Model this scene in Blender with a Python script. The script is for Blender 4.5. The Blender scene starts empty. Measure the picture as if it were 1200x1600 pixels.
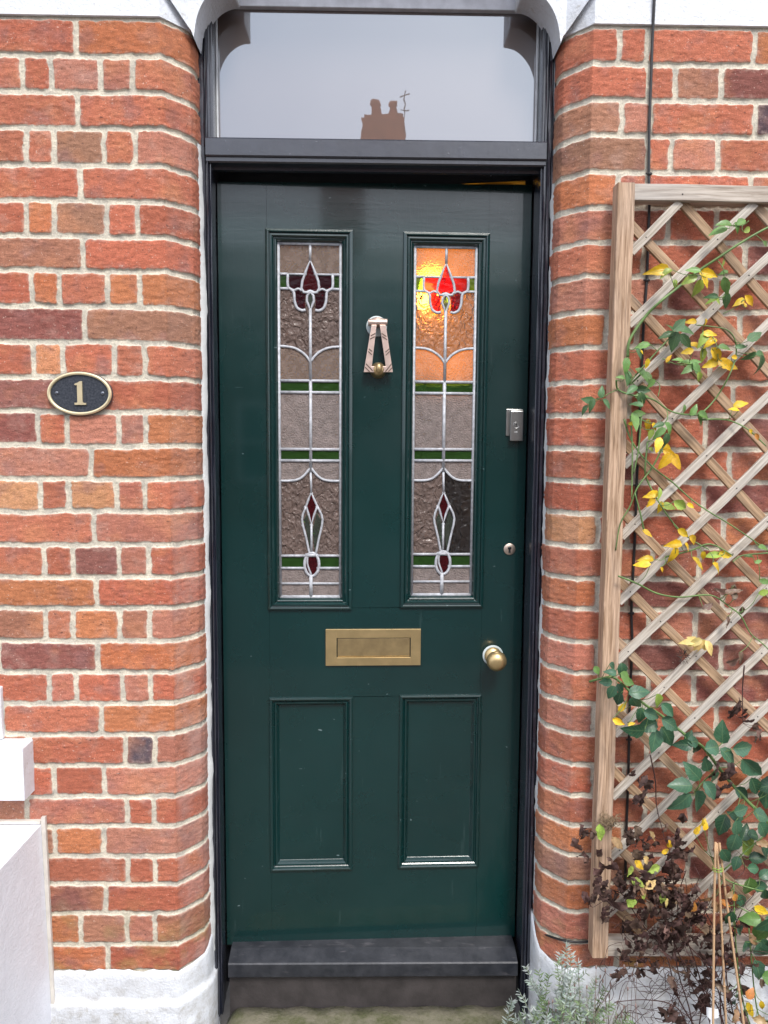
import bpy, bmesh, math, random
import numpy as np
from mathutils import Vector, Matrix
from math import radians, sin, cos, pi

# ------------------------------------------------------------------ camera, sky, sun, exposure
SC = bpy.context.scene
COL = SC.collection
YAW, PITCH, ROLL, DIST, EYE, FPX = radians(1.0), radians(5.35), radians(0.38), 1.77, 1.6, 1200.0
_F = Vector((sin(YAW)*cos(PITCH), cos(YAW)*cos(PITCH), -sin(PITCH)))
_R0 = Vector((cos(YAW), -sin(YAW), 0))
_U0 = _R0.cross(_F)
_R = cos(ROLL)*_R0 + sin(ROLL)*_U0
_U = -sin(ROLL)*_R0 + cos(ROLL)*_U0
CAMLOC = Vector((0, -DIST, EYE))
cam = bpy.data.cameras.new('camera')
camo = bpy.data.objects.new('camera', cam)
COL.objects.link(camo)
M = Matrix((_R, _U, -_F)).transposed().to_4x4()
M.translation = CAMLOC
camo.matrix_world = M
cam.sensor_fit = 'VERTICAL'; cam.sensor_height = 36; cam.lens = 27.0
cam.clip_start = 0.02; cam.clip_end = 400
SC.camera = camo
SC.view_settings.view_transform = 'Standard'
SC.view_settings.look = 'None'
SC.view_settings.exposure = 1.2
SC.view_settings.gamma = 1
SC.cycles.use_denoising = True
SC.cycles.max_bounces = 7
SC.cycles.transparent_max_bounces = 8
SC.cycles.caustics_reflective = False
SC.cycles.caustics_refractive = False
SC.cycles.sample_clamp_indirect = 6

W = bpy.data.worlds.new('World'); SC.world = W; W.use_nodes = True
nt = W.node_tree; nt.nodes.clear()
wo = nt.nodes.new('ShaderNodeOutputWorld'); bg = nt.nodes.new('ShaderNodeBackground')
sky = nt.nodes.new('ShaderNodeTexSky'); sky.sky_type = 'NISHITA'; sky.sun_disc = False
SUN_EL, SUN_AZ = radians(52), radians(165)      # from the street side, a little to the right
sky.sun_elevation = SUN_EL; sky.sun_rotation = SUN_AZ
sky.air_density = 1.0; sky.dust_density = 4.0; sky.ozone_density = 1.0
hs = nt.nodes.new('ShaderNodeMixRGB'); hs.blend_type = 'MIX'; hs.inputs[0].default_value = 0.82
nz = nt.nodes.new('ShaderNodeTexNoise'); nz.inputs['Scale'].default_value = 1.6; nz.inputs['Detail'].default_value = 4
rp = nt.nodes.new('ShaderNodeValToRGB')
rp.color_ramp.elements[0].position = 0.3; rp.color_ramp.elements[0].color = (4.9, 5.4, 6.4, 1)
rp.color_ramp.elements[1].position = 0.7; rp.color_ramp.elements[1].color = (7.7, 8.0, 8.7, 1)
nt.links.new(nz.outputs['Fac'], rp.inputs[0])
nt.links.new(sky.outputs[0], hs.inputs[1]); nt.links.new(rp.outputs[0], hs.inputs[2])
nt.links.new(hs.outputs[0], bg.inputs[0]); bg.inputs[1].default_value = 0.12
nt.links.new(bg.outputs[0], wo.inputs[0])

sl = bpy.data.lights.new('sun', 'SUN'); sl.energy = 1.3; sl.angle = radians(15); sl.color = (1, .97, .92)
so = bpy.data.objects.new('sun', sl); COL.objects.link(so)
# direction towards the sun: Nishita rotation is measured clockwise from +Y
sd = Vector((sin(SUN_AZ)*cos(SUN_EL), cos(SUN_AZ)*cos(SUN_EL), sin(SUN_EL)))
so.rotation_euler = sd.to_track_quat('Z', 'Y').to_euler()
so.location = (0, -3, 6)

# ------------------------------------------------------------------ helpers
rng = random.Random(7)
NP = np.random.RandomState(5)

def P(px, py, Y=0.0):
    """where the sight line through a measured point of the photograph meets the upright plane at depth Y"""
    d = _F + _R*((px-600)/FPX) + _U*((800-py)/FPX)
    t = (Y-CAMLOC.y)/d.y
    return CAMLOC + d*t

def tag(o, label=None, cat=None, group=None, kind=None):
    if label: o['label'] = label
    if cat: o['category'] = cat
    if group: o['group'] = group
    if kind: o['kind'] = kind
    return o

def empty(name, loc=(0, 0, 0), rz=0, label=None, cat=None, group=None):
    o = bpy.data.objects.new(name, None); COL.objects.link(o)
    o.location = loc; o.rotation_euler = (0, 0, rz); o.empty_display_size = .1
    return tag(o, label, cat, group)

class MB:
    """collects geometry for ONE mesh"""
    def __init__(s): s.v = []; s.f = []; s.m = []; s.uv = []; s.c = []; s.col = []; s.sm = []
    def add(s, verts, faces, mi=0, uv=None, col=None, smooth=False):
        n = len(s.v)
        s.v += [tuple(v) for v in verts]
        s.uv += list(uv) if uv is not None else [(v[0], v[2]) for v in verts]
        s.col += [col if col is not None else (1, 1, 1)]*len(verts)
        for f in faces:
            s.f.append(tuple(i+n for i in f)); s.m.append(mi); s.sm.append(smooth)
    def box(s, a, b, mi=0, bev=0):
        x0, y0, z0 = a; x1, y1, z1 = b
        if x0 > x1: x0, x1 = x1, x0
        if y0 > y1: y0, y1 = y1, y0
        if z0 > z1: z0, z1 = z1, z0
        if bev <= 0:
            v = [(x0,y0,z0),(x1,y0,z0),(x1,y1,z0),(x0,y1,z0),(x0,y0,z1),(x1,y0,z1),(x1,y1,z1),(x0,y1,z1)]
            s.add(v, [(0,3,2,1),(4,5,6,7),(0,1,5,4),(1,2,6,5),(2,3,7,6),(3,0,4,7)], mi)
        else:
            bm = bmesh.new(); bmesh.ops.create_cube(bm, size=1)
            for q in bm.verts:
                q.co = ((x0+x1)/2+q.co.x*(x1-x0), (y0+y1)/2+q.co.y*(y1-y0), (z0+z1)/2+q.co.z*(z1-z0))
            bmesh.ops.bevel(bm, geom=bm.edges[:], offset=bev, segments=2, affect='EDGES', profile=.5)
            s.bm(bm, mi)
    def bm(s, bm, mi=0, smooth=False):
        bm.verts.ensure_lookup_table(); bm.verts.index_update()
        s.add([v.co[:] for v in bm.verts], [tuple(v.index for v in f.verts) for f in bm.faces], mi, smooth=smooth)
        bm.free()
    def tube(s, pts, r, n=8, mi=0, r1=None, closed=False, col=None):
        pts = [Vector(p) for p in pts]
        m = len(pts); vs = []; L = 0; uv = []
        up = Vector((0.13, 0.9, 0.2)).normalized()
        for i, p in enumerate(pts):
            a = pts[(i-1) % m] if closed else pts[max(i-1, 0)]
            b = pts[(i+1) % m] if closed else pts[min(i+1, m-1)]
            t = (b-a).normalized()
            x = t.cross(up)
            if x.length < 1e-4: x = t.cross(Vector((0, 0, 1)))
            x.normalize(); y = t.cross(x)
            rr = r if r1 is None else r+(r1-r)*i/(m-1)
            if i: L += (p-pts[i-1]).length
            for k in range(n):
                q = 2*pi*k/n
                vs.append(p+x*cos(q)*rr+y*sin(q)*rr); uv.append((k/n, L))
        fs = []
        for i in range(m if closed else m-1):
            j = (i+1) % m
            for k in range(n):
                l = (k+1) % n
                fs.append((i*n+k, i*n+l, j*n+l, j*n+k))
        if not closed:
            fs.append(tuple(range(n-1, -1, -1))); fs.append(tuple((m-1)*n+k for k in range(n)))
        s.add(vs, fs, mi, uv, col, True)
    def lathe(s, prof, origin, axis='-y', n=32, mi=0, smooth=True):
        """prof: (radius, distance out along the axis)"""
        vs = []; o = Vector(origin)
        for (r, h) in prof:
            for k in range(n):
                q = 2*pi*k/n
                if axis == '-y': vs.append(o+Vector((cos(q)*r, -h, sin(q)*r)))
                else: vs.append(o+Vector((cos(q)*r, sin(q)*r, h)))
        fs = []
        for i in range(len(prof)-1):
            for k in range(n):
                l = (k+1) % n
                fs.append((i*n+k, i*n+l, (i+1)*n+l, (i+1)*n+k))
        fs.append(tuple((len(prof)-1)*n+k for k in range(n)))
        fs.append(tuple(range(n-1, -1, -1)))
        s.add(vs, fs, mi, None, None, smooth)
    def prism(s, poly, y0, y1, mi=0, smooth=False):
        """poly in (x,z), thickness along y"""
        n = len(poly)
        vs = [(x, y0, z) for x, z in poly]+[(x, y1, z) for x, z in poly]
        fs = [tuple(range(n)), tuple(range(2*n-1, n-1, -1))]+[(i, i+n, (i+1) % n+n, (i+1) % n) for i in range(n)]
        s.add(vs, fs, mi, smooth=smooth)
    def build(s, name, mats, parent=None, loc=None, autosmooth=True):
        me = bpy.data.meshes.new(name)
        o0 = Vector(loc) if loc is not None else Vector((0, 0, 0))
        me.from_pydata([tuple(Vector(v)-o0) for v in s.v], [], s.f)
        if not isinstance(mats, (list, tuple)): mats = [mats]
        for m in mats: me.materials.append(m)
        me.polygons.foreach_set('material_index', s.m)
        me.polygons.foreach_set('use_smooth', s.sm)
        ul = me.uv_layers.new(name='UVMap')
        li = np.empty(len(me.loops), dtype=np.int32); me.loops.foreach_get('vertex_index', li)
        ul.data.foreach_set('uv', np.array(s.uv, dtype=np.float32)[li].ravel())
        ca = me.attributes.new('lc', 'FLOAT_COLOR', 'POINT')
        c = np.ones((len(s.v), 4), dtype=np.float32); c[:, :3] = np.array(s.col, dtype=np.float32)
        ca.data.foreach_set('color', c.ravel())
        bm = bmesh.new(); bm.from_mesh(me); bmesh.ops.recalc_face_normals(bm, faces=bm.faces[:]); bm.to_mesh(me); bm.free()
        o = bpy.data.objects.new(name, me); COL.objects.link(o)
        o.location = o0
        if parent is not None:
            o.parent = parent
        return o

def smooth_path(pts, k=6):
    pts = [Vector(p) for p in pts]
    if len(pts) < 3: return pts
    out = []
    for i in range(len(pts)-1):
        p0 = pts[max(i-1, 0)]; p1 = pts[i]; p2 = pts[i+1]; p3 = pts[min(i+2, len(pts)-1)]
        for j in range(k):
            t = j/k
            out.append(.5*((2*p1)+(p2-p0)*t+(2*p0-5*p1+4*p2-p3)*t*t+(3*p1-p0-3*p2+p3)*t**3))
    out.append(pts[-1])
    return out

# ------------------------------------------------------------------ materials
class Mat:
    def __init__(s, name):
        s.m = bpy.data.materials.new(name); s.m.use_nodes = True
        s.t = s.m.node_tree; s.n = s.t.nodes; s.l = s.t.links
        s.b = s.n['Principled BSDF']; s.out = s.n['Material Output']
    def N(s, typ, **kw):
        q = s.n.new(typ)
        for k, v in kw.items():
            if hasattr(q, k): setattr(q, k, v)
            else: q.inputs[k].default_value = v
        return q
    def L(s, a, b): s.l.new(a, b)
    def coords(s, kind='Object', scale=(1, 1, 1)):
        t = s.N('ShaderNodeTexCoord'); mp = s.N('ShaderNodeMapping'); mp.inputs['Scale'].default_value = scale
        s.L(t.outputs[kind], mp.inputs[0]); return mp.outputs[0]
    def noise(s, vec, scale, detail=4, rough=.55, w=None, dist=0):
        q = s.N('ShaderNodeTexNoise'); q.inputs['Scale'].default_value = scale
        q.inputs['Detail'].default_value = detail; q.inputs['Roughness'].default_value = rough
        q.inputs['Distortion'].default_value = dist
        if w is not None:
            q.noise_dimensions = '4D'; s.L(w, q.inputs['W'])
        s.L(vec, q.inputs['Vector']); return q.outputs['Fac']
    def ramp(s, fac, stops):
        r = s.N('ShaderNodeValToRGB'); e = r.color_ramp.elements
        while len(e) < len(stops): e.new(.5)
        for el, (p, c) in zip(e, stops):
            el.position = p; el.color = (c, c, c, 1) if isinstance(c, (int, float)) else (*c, 1)
        s.L(fac, r.inputs[0]); return r.outputs[0]
    def mix(s, fac, a, b, mode='MIX'):
        q = s.N('ShaderNodeMixRGB'); q.blend_type = mode
        for i, x in ((0, fac), (1, a), (2, b)):
            if isinstance(x, (int, float)): q.inputs[i].default_value = x if i == 0 else (x, x, x, 1)
            elif isinstance(x, tuple): q.inputs[i].default_value = (*x, 1)
            else: s.L(x, q.inputs[i])
        return q.outputs[0]
    def math(s, op, a, b=0):
        q = s.N('ShaderNodeMath'); q.operation = op
        for i, x in ((0, a), (1, b)):
            if isinstance(x, (int, float)): q.inputs[i].default_value = x
            else: s.L(x, q.inputs[i])
        return q.outputs[0]
    def bump(s, h, strength=.3, dist=.002, prev=None):
        q = s.N('ShaderNodeBump'); q.inputs['Strength'].default_value = strength; q.inputs['Distance'].default_value = dist
        s.L(h, q.inputs['Height'])
        if prev is not None: s.L(prev, q.inputs['Normal'])
        return q.outputs[0]
    def set(s, **kw):
        for k, v in kw.items():
            k = k.replace('_', ' ')
            if isinstance(v, bpy.types.NodeSocket): s.L(v, s.b.inputs[k])
            elif isinstance(v, tuple) and len(v) == 3: s.b.inputs[k].default_value = (*v, 1)
            else: s.b.inputs[k].default_value = v
        return s.m

def simple(name, col, rough=.5, metal=0, var=.15, scale=30, bump=.15, bdist=.001, coat=0, spec=.5):
    m = Mat(name); v = m.coords()
    n = m.noise(v, scale, 5)
    c = m.mix(m.ramp(n, [(.3, 0.), (.7, 1.)]), tuple(x*(1-var) for x in col), tuple(min(1, x*(1+var)) for x in col))
    n2 = m.noise(v, scale*7, 4)
    m.set(Base_Color=c, Roughness=rough, Metallic=metal, Normal=m.bump(n2, bump, bdist))
    m.b.inputs['Coat Weight'].default_value = coat
    m.b.inputs['Specular IOR Level'].default_value = spec
    return m.m

def brick_material():
    m = Mat('red_brick_and_lime_mortar')
    a = m.N('ShaderNodeAttribute', attribute_name='bcol'); b = m.N('ShaderNodeAttribute', attribute_name='msk')
    r = m.N('ShaderNodeAttribute', attribute_name='rnd')
    w = m.math('MULTIPLY', r.outputs['Fac'], 40.)
    v = m.coords(); vs = m.coords(scale=(1, 1, 1.7))
    big = m.noise(v, 16, 3, .5, w)
    patch = m.ramp(big, [(.53, 0.), (.68, .5)])
    c = m.mix(patch, a.outputs['Color'], (.27, .135, .125))
    big2 = m.noise(v, 11, 3, .5, m.math('ADD', w, 13.))
    c = m.mix(m.ramp(big2, [(.52, 0.), (.70, .6)]), c, (.58, .24, .12))
    big3 = m.noise(v, 14, 4, .6, m.math('ADD', w, 31.))
    c = m.mix(m.ramp(big3, [(.56, 0.), (.72, .4)]), c, (.50, .33, .27))
    mid = m.noise(vs, 75, 5, .65)
    c = m.mix(1., c, m.ramp(mid, [(.3, .78), (.7, 1.17)]), 'MULTIPLY')
    grit = m.noise(v, 900, 2, .7)
    c = m.mix(1., c, m.ramp(grit, [(.3, .72), (.7, 1.22)]), 'MULTIPLY')
    fine = m.noise(v, 420, 3, .7)
    c = m.mix(1., c, m.ramp(fine, [(.32, .76), (.68, 1.2)]), 'MULTIPLY')
    sp = m.noise(v, 210, 2, .5)
    c = m.mix(m.ramp(sp, [(.68, 0.), (.74, .65)]), c, (.62, .52, .44))
    dk = m.noise(vs, 95, 3, .5)
    c = m.mix(m.ramp(dk, [(.655, 0.), (.70, .75)]), c, (.11, .05, .04))
    # pale grey lime bloom on the canted bricks by the door, below eye level
    g0 = m.N('ShaderNodeNewGeometry'); s0 = m.N('ShaderNodeSeparateXYZ'); m.L(g0.outputs['Position'], s0.inputs[0])
    bl = m.math('MULTIPLY', m.ramp(s0.outputs['Y'], [(-.002, 0.), (.006, 1.)]), m.ramp(m.math('MULTIPLY', s0.outputs['Z'], .4), [(.50, 1.), (.66, .25)]))
    bl = m.math('MULTIPLY', bl, m.ramp(s0.outputs['X'], [(0., 1.), (.01, .3)]))
    c = m.mix(m.math('MULTIPLY', bl, m.ramp(m.noise(v, 10, 5, .6, w), [(.38, .0), (.64, .5)])), c, (.46, .34, .31))
    # mortar
    mn = m.noise(v, 26, 4, .6); mf = m.noise(v, 300, 4, .7)
    mo = m.mix(m.ramp(mn, [(.38, 0.), (.66, 1.)]), (.72, .65, .52), (.47, .435, .37))
    mo = m.mix(1., mo, m.ramp(mf, [(.3, .74), (.65, 1.14)]), 'MULTIPLY')
    pit = m.noise(v, 150, 2, .5)
    mo = m.mix(m.ramp(pit, [(.66, 0.), (.72, .5)]), mo, (.25, .22, .19))
    # mortar dust smeared over brick edges
    edge = m.math('ADD', b.outputs['Fac'], m.math('MULTIPLY', m.math('SUBTRACT', m.noise(v, 130, 4, .7), .5), .55))
    k = m.ramp(edge, [(.42, 0.), (.62, 1.)])
    dust = m.ramp(m.math('ADD', b.outputs['Fac'], m.math('MULTIPLY', m.math('SUBTRACT', m.noise(v, 60, 4, .7), .5), 1.2)), [(.6, .55), (1.02, 0.)])
    c = m.mix(dust, c, (.58, .42, .34))
    col = m.mix(k, mo, c)
    # moss near the ground
    g = m.N('ShaderNodeNewGeometry'); sx = m.N('ShaderNodeSeparateXYZ'); m.L(g.outputs['Position'], sx.inputs[0])
    low = m.ramp(sx.outputs['Z'], [(.30, 1.), (.52, 0.)])
    ms = m.math('MULTIPLY', low, m.ramp(m.noise(v, 13, 3), [(.50, 0.), (.66, .6)]))
    col = m.mix(ms, col, (.30, .27, .09))
    h = m.math('ADD', m.math('MULTIPLY', m.noise(vs, 130, 6, .7), 1.), m.math('MULTIPLY', fine, .5))
    crk = m.ramp(m.noise(m.coords(scale=(1, 1, 5)), 30, 5, .6, w), [(.47, 0.), (.5, 1.), (.53, 0.)])
    nb = m.bump(h, .65, .003)
    nb = m.bump(m.math('MULTIPLY', crk, -1.), .25, .002, nb)
    return m.set(Base_Color=col, Roughness=.88, Normal=nb, Specular_IOR_Level=.25)

def white_stone(name='white_masonry_paint', col=(.76, .785, .83), dirt=True):
    m = Mat(name); v = m.coords()
    n = m.noise(v, 9, 5, .6); d = m.noise(v, 55, 4, .6); f = m.noise(v, 160, 4, .65)
    c = m.mix(m.ramp(n, [(.3, 0.), (.75, 1.)]), col, tuple(x*.9 for x in col))
    if dirt:
        c = m.mix(m.ramp(d, [(.62, 0.), (.70, .6)]), c, (.50, .48, .43))
        c = m.mix(m.ramp(m.noise(v, 5, 6, .65), [(.55, 0.), (.72, .45)]), c, (.60, .60, .56))
        g = m.N('ShaderNodeNewGeometry'); sx = m.N('ShaderNodeSeparateXYZ'); m.L(g.outputs['Position'], sx.inputs[0])
        low = m.ramp(sx.outputs['Z'], [(.1, 1.), (.345, .22)])
        c = m.mix(m.math('MULTIPLY', low, m.ramp(m.noise(v, 24, 6, .75), [(.44, 0.), (.66, .85)])), c, (.33, .30, .25))
    return m.set(Base_Color=c, Roughness=.55, Normal=m.bump(m.math('ADD', f, m.noise(v, 30, 3)), .5, .004))

def door_paint():
    m = Mat('dark_green_gloss_paint'); v = m.coords(scale=(1, 1, .12)); u = m.coords(scale=(.16, 1, 1.0)); w = m.coords()
    n = m.noise(w, 2.2, 4, .5)
    c = m.mix(m.ramp(n, [(.35, 0.), (.7, 1.)]), (.0006, .0200, .0195), (.0013, .028, .0270))
    # brush strokes and old dents under the paint
    h1 = m.noise(v, 160, 4, .6); h2 = m.noise(u, 42, 5, .6, dist=.6)
    sx = m.N('ShaderNodeSeparateXYZ'); g = m.N('ShaderNodeTexCoord'); m.L(g.outputs['Object'], sx.inputs[0])
    top = m.ramp(m.math('MULTIPLY', sx.outputs['Z'], .5), [(.895, 0.), (.93, 1.)])
    h = m.math('ADD', m.math('MULTIPLY', h1, .35), m.math('MULTIPLY', m.math('MULTIPLY', h2, .8), top))
    h = m.math('ADD', h, m.math('MULTIPLY', m.noise(w, 9, 3), .9))
    chip = m.noise(m.coords(scale=(1, 1, 2.5)), 46, 2, .4)
    c = m.mix(m.ramp(chip, [(.765, 0.), (.785, .5)]), c, (.25, .33, .34))
    c = m.mix(m.ramp(m.noise(m.coords(scale=(1, 1, .07)), 75, 4, .6), [(.66, 0.), (.74, .16)]), c, (.10, .15, .15))
    c = m.mix(m.ramp(m.noise(m.coords(scale=(.12, 1, 1)), 40, 4, .6), [(.72, 0.), (.78, .3)]), c, (.14, .19, .19))
    rg = m.ramp(m.noise(w, 5, 4), [(.3, .22), (.7, .36)])
    return m.set(Base_Color=c, Roughness=rg, Normal=m.bump(h, .35, .0028), Specular_IOR_Level=.5, Coat_Weight=.75, Coat_Roughness=.06)

def frame_paint():
    m = Mat('blue_black_gloss_paint'); v = m.coords(scale=(1, 1, .1)); w = m.coords()
    c = m.mix(m.ramp(m.noise(w, 14, 4), [(.3, 0.), (.7, 1.)]), (.014, .016, .026), (.024, .027, .042))
    c = m.mix(m.ramp(m.noise(w, 90, 3), [(.72, 0.), (.76, .5)]), c, (.20, .20, .22))
    h = m.math('ADD', m.noise(v, 150, 4), m.math('MULTIPLY', m.noise(w, 45, 3), .8))
    return m.set(Base_Color=c, Roughness=.27, Normal=m.bump(h, .35, .002), Specular_IOR_Level=.8, Coat_Weight=.5, Coat_Roughness=.2)

def wood(name, a, b, grey=0.):
    m = Mat(name)
    t = m.N('ShaderNodeTexCoord'); mp = m.N('ShaderNodeMapping'); mp.inputs['Scale'].default_value = (1, .045, 1); m.L(t.outputs['UV'], mp.inputs[0])
    n = m.noise(mp.outputs[0], 190, 6, .65, dist=.4)
    mp2 = m.N('ShaderNodeMapping'); mp2.inputs['Scale'].default_value = (1, .12, 1); m.L(t.outputs['UV'], mp2.inputs[0])
    n2 = m.noise(mp2.outputs[0], 35, 4, .5)
    mp3 = m.N('ShaderNodeMapping'); mp3.inputs['Scale'].default_value = (1, .02, 1); m.L(t.outputs['UV'], mp3.inputs[0])
    n3 = m.noise(mp3.outputs[0], 300, 3, .5)
    c = m.mix(m.ramp(n, [(.38, 0.), (.62, 1.)]), tuple(x*.8 for x in a), tuple(min(1, x*1.1) for x in b))
    c = m.mix(m.ramp(n2, [(.45, 0.), (.75, .5 if grey >= 0 else .22)]), c, (.43, .41, .39))
    c = m.mix(m.ramp(n3, [(.64, 0.), (.72, .7)]), c, (.12, .085, .06))
    if grey > 0: c = m.mix(grey, c, (.52, .51, .49))
    return m.set(Base_Color=c, Roughness=.75, Normal=m.bump(n, .5, .0015), Specular_IOR_Level=.3)

def leaf_material(name, base, rough=.35, trans=.25, var=.35, vein=(.5, .6, .3), vs=.25):
    m = Mat(name)
    a = m.N('ShaderNodeAttribute', attribute_name='lc')
    t = m.N('ShaderNodeTexCoord'); sp = m.N('ShaderNodeSeparateXYZ'); m.L(t.outputs['UV'], sp.inputs[0])
    au = m.math('ABSOLUTE', sp.outputs['X'])
    # side veins
    k = m.math('SUBTRACT', m.math('MULTIPLY', sp.outputs['Y'], 7.), m.math('MULTIPLY', au, 1.8))
    fr = m.math('ABSOLUTE', m.math('SUBTRACT', m.math('FRACT', k), .5))
    vn = m.ramp(fr, [(0., 1.), (.12, 0.)])
    mid = m.ramp(au, [(0., 1.), (.09, 0.)])
    ve = m.math('MAXIMUM', m.math('MULTIPLY', vn, .5), mid)
    w = m.coords()
    c = m.mix(1., a.outputs['Color'], m.ramp(m.noise(w, 90, 4), [(.3, 1-var), (.7, 1+var*.5)]), 'MULTIPLY')
    c = m.mix(m.ramp(m.noise(w, 230, 3, .6), [(.64, 0.), (.72, .55)]), c, (.16, .09, .03))
    c = m.mix(m.math('MULTIPLY', ve, vs), c, vein)
    m.set(Base_Color=c, Roughness=rough, Normal=m.bump(m.math('MULTIPLY', ve, -1.), .4, .001))
    tr = m.N('ShaderNodeBsdfTranslucent'); m.L(c, tr.inputs[0])
    mx = m.N('ShaderNodeMixShader'); mx.inputs[0].default_value = trans
    m.L(m.b.outputs[0], mx.inputs[1]); m.L(tr.outputs[0], mx.inputs[2]); m.L(mx.outputs[0], m.out.inputs[0])
    return m.m

def obscure_glass(name, col, trans=.6, rough=.28, kind='fine', tint=None):
    m = Mat(name); v = m.coords()
    if kind == 'fine':
        h = m.noise(v, 230, 3, .6); bs, bd = 1., .004
    elif kind == 'water':
        h = m.noise(m.coords(scale=(1, 1, .75)), 62, 2, .45, dist=1.2); bs, bd = 1., .012
    else:
        h = m.noise(m.coords(scale=(.5, 1, 1)), 90, 3, .5); bs, bd = .6, .003
    nb = m.bump(h, bs, bd)
    tint = tint or col
    rf = m.N('ShaderNodeBsdfRefraction'); rf.inputs['Color'].default_value = (*tint, 1)
    rf.inputs['IOR'].default_value = 1.12; rf.inputs['Roughness'].default_value = rough; m.L(nb, rf.inputs['Normal'])
    cc = m.mix(m.ramp(m.noise(v, 60, 4), [(.35, 0.), (.65, 1.)]), tuple(x*.8 for x in col), tuple(min(1, x*1.15) for x in col))
    m.set(Base_Color=cc, Roughness=.12 if kind != 'fine' else .3, Normal=nb, Specular_IOR_Level=.5)
    mx = m.N('ShaderNodeMixShader'); mx.inputs[0].default_value = trans
    m.L(m.b.outputs[0], mx.inputs[1]); m.L(rf.outputs[0], mx.inputs[2]); m.L(mx.outputs[0], m.out.inputs[0])
    return m.m

BRICK = brick_material()
WHITE = white_stone()
CAULK = simple('pale_mastic', (.62, .63, .62), .7, var=.12, scale=25, bump=.4, bdist=.003)
GREEN = door_paint()
FRAME = frame_paint()
BRASS = simple('aged_brass', (.62, .46, .23), .38, .85, var=.14, scale=22, bump=.12, bdist=.0006)
BRASSD = simple('dull_brass', (.50, .37, .19), .42, .9, var=.16, scale=35, bump=.15, bdist=.001)
ANTIQ = simple('pinkish_worn_brass', (.66, .50, .43), .42, .8, var=.15, scale=40, bump=.12, bdist=.0006)
ANTIQD = simple('tarnished_grooves', (.12, .08, .06), .6, .6)
CHROME = simple('satin_chrome', (.44, .44, .42), .3, 1., var=.08, scale=40, bump=.08, bdist=.0005)
LIMEW = simple('limescale_ring', (.52, .58, .58), .6, 0)
BLACK = simple('matt_black', (.012, .012, .014), .5)
LEAD = simple('oxidised_lead', (.45, .46, .49), .5, .2, var=.25, scale=90, bump=.5, bdist=.002)
CABLE = simple('black_cable_sheath', (.018, .017, .018), .45)
STEELW = simple('faded_print', (.75, .76, .75), .6)

# ------------------------------------------------------------------ brickwork
Z_ROWS_PX = [28, 88, 144.5, 200.6, 259, 314.5, 370, 423.6, 479.4, 535.5, 590.7, 643, 697, 749, 799.6, 851.4, 902, 950.6, 1001.6,
             1050, 1099, 1147.5, 1196, 1244.4, 1290.6, 1337, 1381, 1426.6, 1475, 1519]
ZR = [P(200, y).z for y in Z_ROWS_PX]
ZTOP, ZPL = ZR[0], ZR[-1]
PAL = {'R': (.47, .150, .088), 'O': (.51, .175, .080), 'L': (.57, .26, .13), 'P': (.27, .100, .080), 'B': (.38, .175, .11),
       'S': (.47, .185, .125), 'D': (.115, .078, .09)}
LJ = [([118], 'RO'), ([34, 79, 157, 207], 'RRSSR'), ([121], 'RR'), ([40.5, 83.5, 162, 211], 'RRBRS'), ([124], 'RR'),
      ([41, 86, 166.5, 214.5], 'ROBRR'), ([130], 'BR'), ([49.5, 93, 169, 219], 'ROROO'), ([132], 'PB'), ([52, 98, 178, 226.5], 'RLRRR'),
      ([138], 'PR'), ([59.5, 105, 185, 228], 'PRSSO'), ([142], 'SO'), ([62, 107, 182, 227], 'LRLSR'), ([147], 'RS'),
      ([69, 112.5, 186.5, 232], 'RRPSR'), ([150], 'OR'), ([72, 114, 187, 234], 'BROBS'), ([151.5], 'PO'),
      ([77, 118.5, 191, 235], 'RSRSR'), ([158], 'RO'), ([45, 195.5, 241], 'BRDS'), ([85, 162], 'RRS'), ([42, 199, 241], 'BSRR'),
      ([86.5, 162], 'BOS'), ([200, 243], 'RRR'), ([165], 'PR'), ([125.6, 200, 242], 'OBSB'), ([169], 'OR')]
RJ = [([967.5, 1012, 1180], 'RRRO'), ([1014, 1057, 1129], 'RRBP'), ([972, 1017, 1181], 'BSRD'), ([1013, 1050, 1123], 'BRSR'),
      ([966, 1012, 1173], 'OSRR'), ([1044, 1119], 'SRRR'), ([1006, 1165], 'RRPR'), ([1041, 1119], 'SPRR'), ([948, 996, 1156], 'ORRS'),
      ([1033, 1110], 'RPRR'), ([985, 1146], 'RRRP'), ([1030, 1102], 'RRPR'), ([942, 993, 1141], 'RPRR'), ([1032, 1101], 'RRPO'),
      ([934, 980, 1132], 'LRRO'), ([1020, 1093], 'RRRR'), ([933, 979, 1130], 'ORPR'), ([1014, 1086], 'RSPP'), ([932, 978, 1126.5], 'SRPP'),
      ([1014, 1084], 'RRPR'), ([928.5, 976, 1119], 'SRRR'), ([1011, 1080], 'RRRR'), ([927, 975, 1117], 'RRRO'), ([1008, 1078], 'RRRR'),
      ([975, 1110], 'ORRR'), ([1006, 1074], 'BRPR'), ([972, 1110], 'OORR'), ([1006, 1077], 'SRRR'), ([963, 1100], 'RORR')]
KL, KR = -.463, .485                     # arrises of the two piers
PROF = [(0, 0), (.0265, .0275), (.0505, .0560), (.0560, .0740), (.0578, .095), (.0585, .125)]   # (towards the opening, into the wall)

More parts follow.
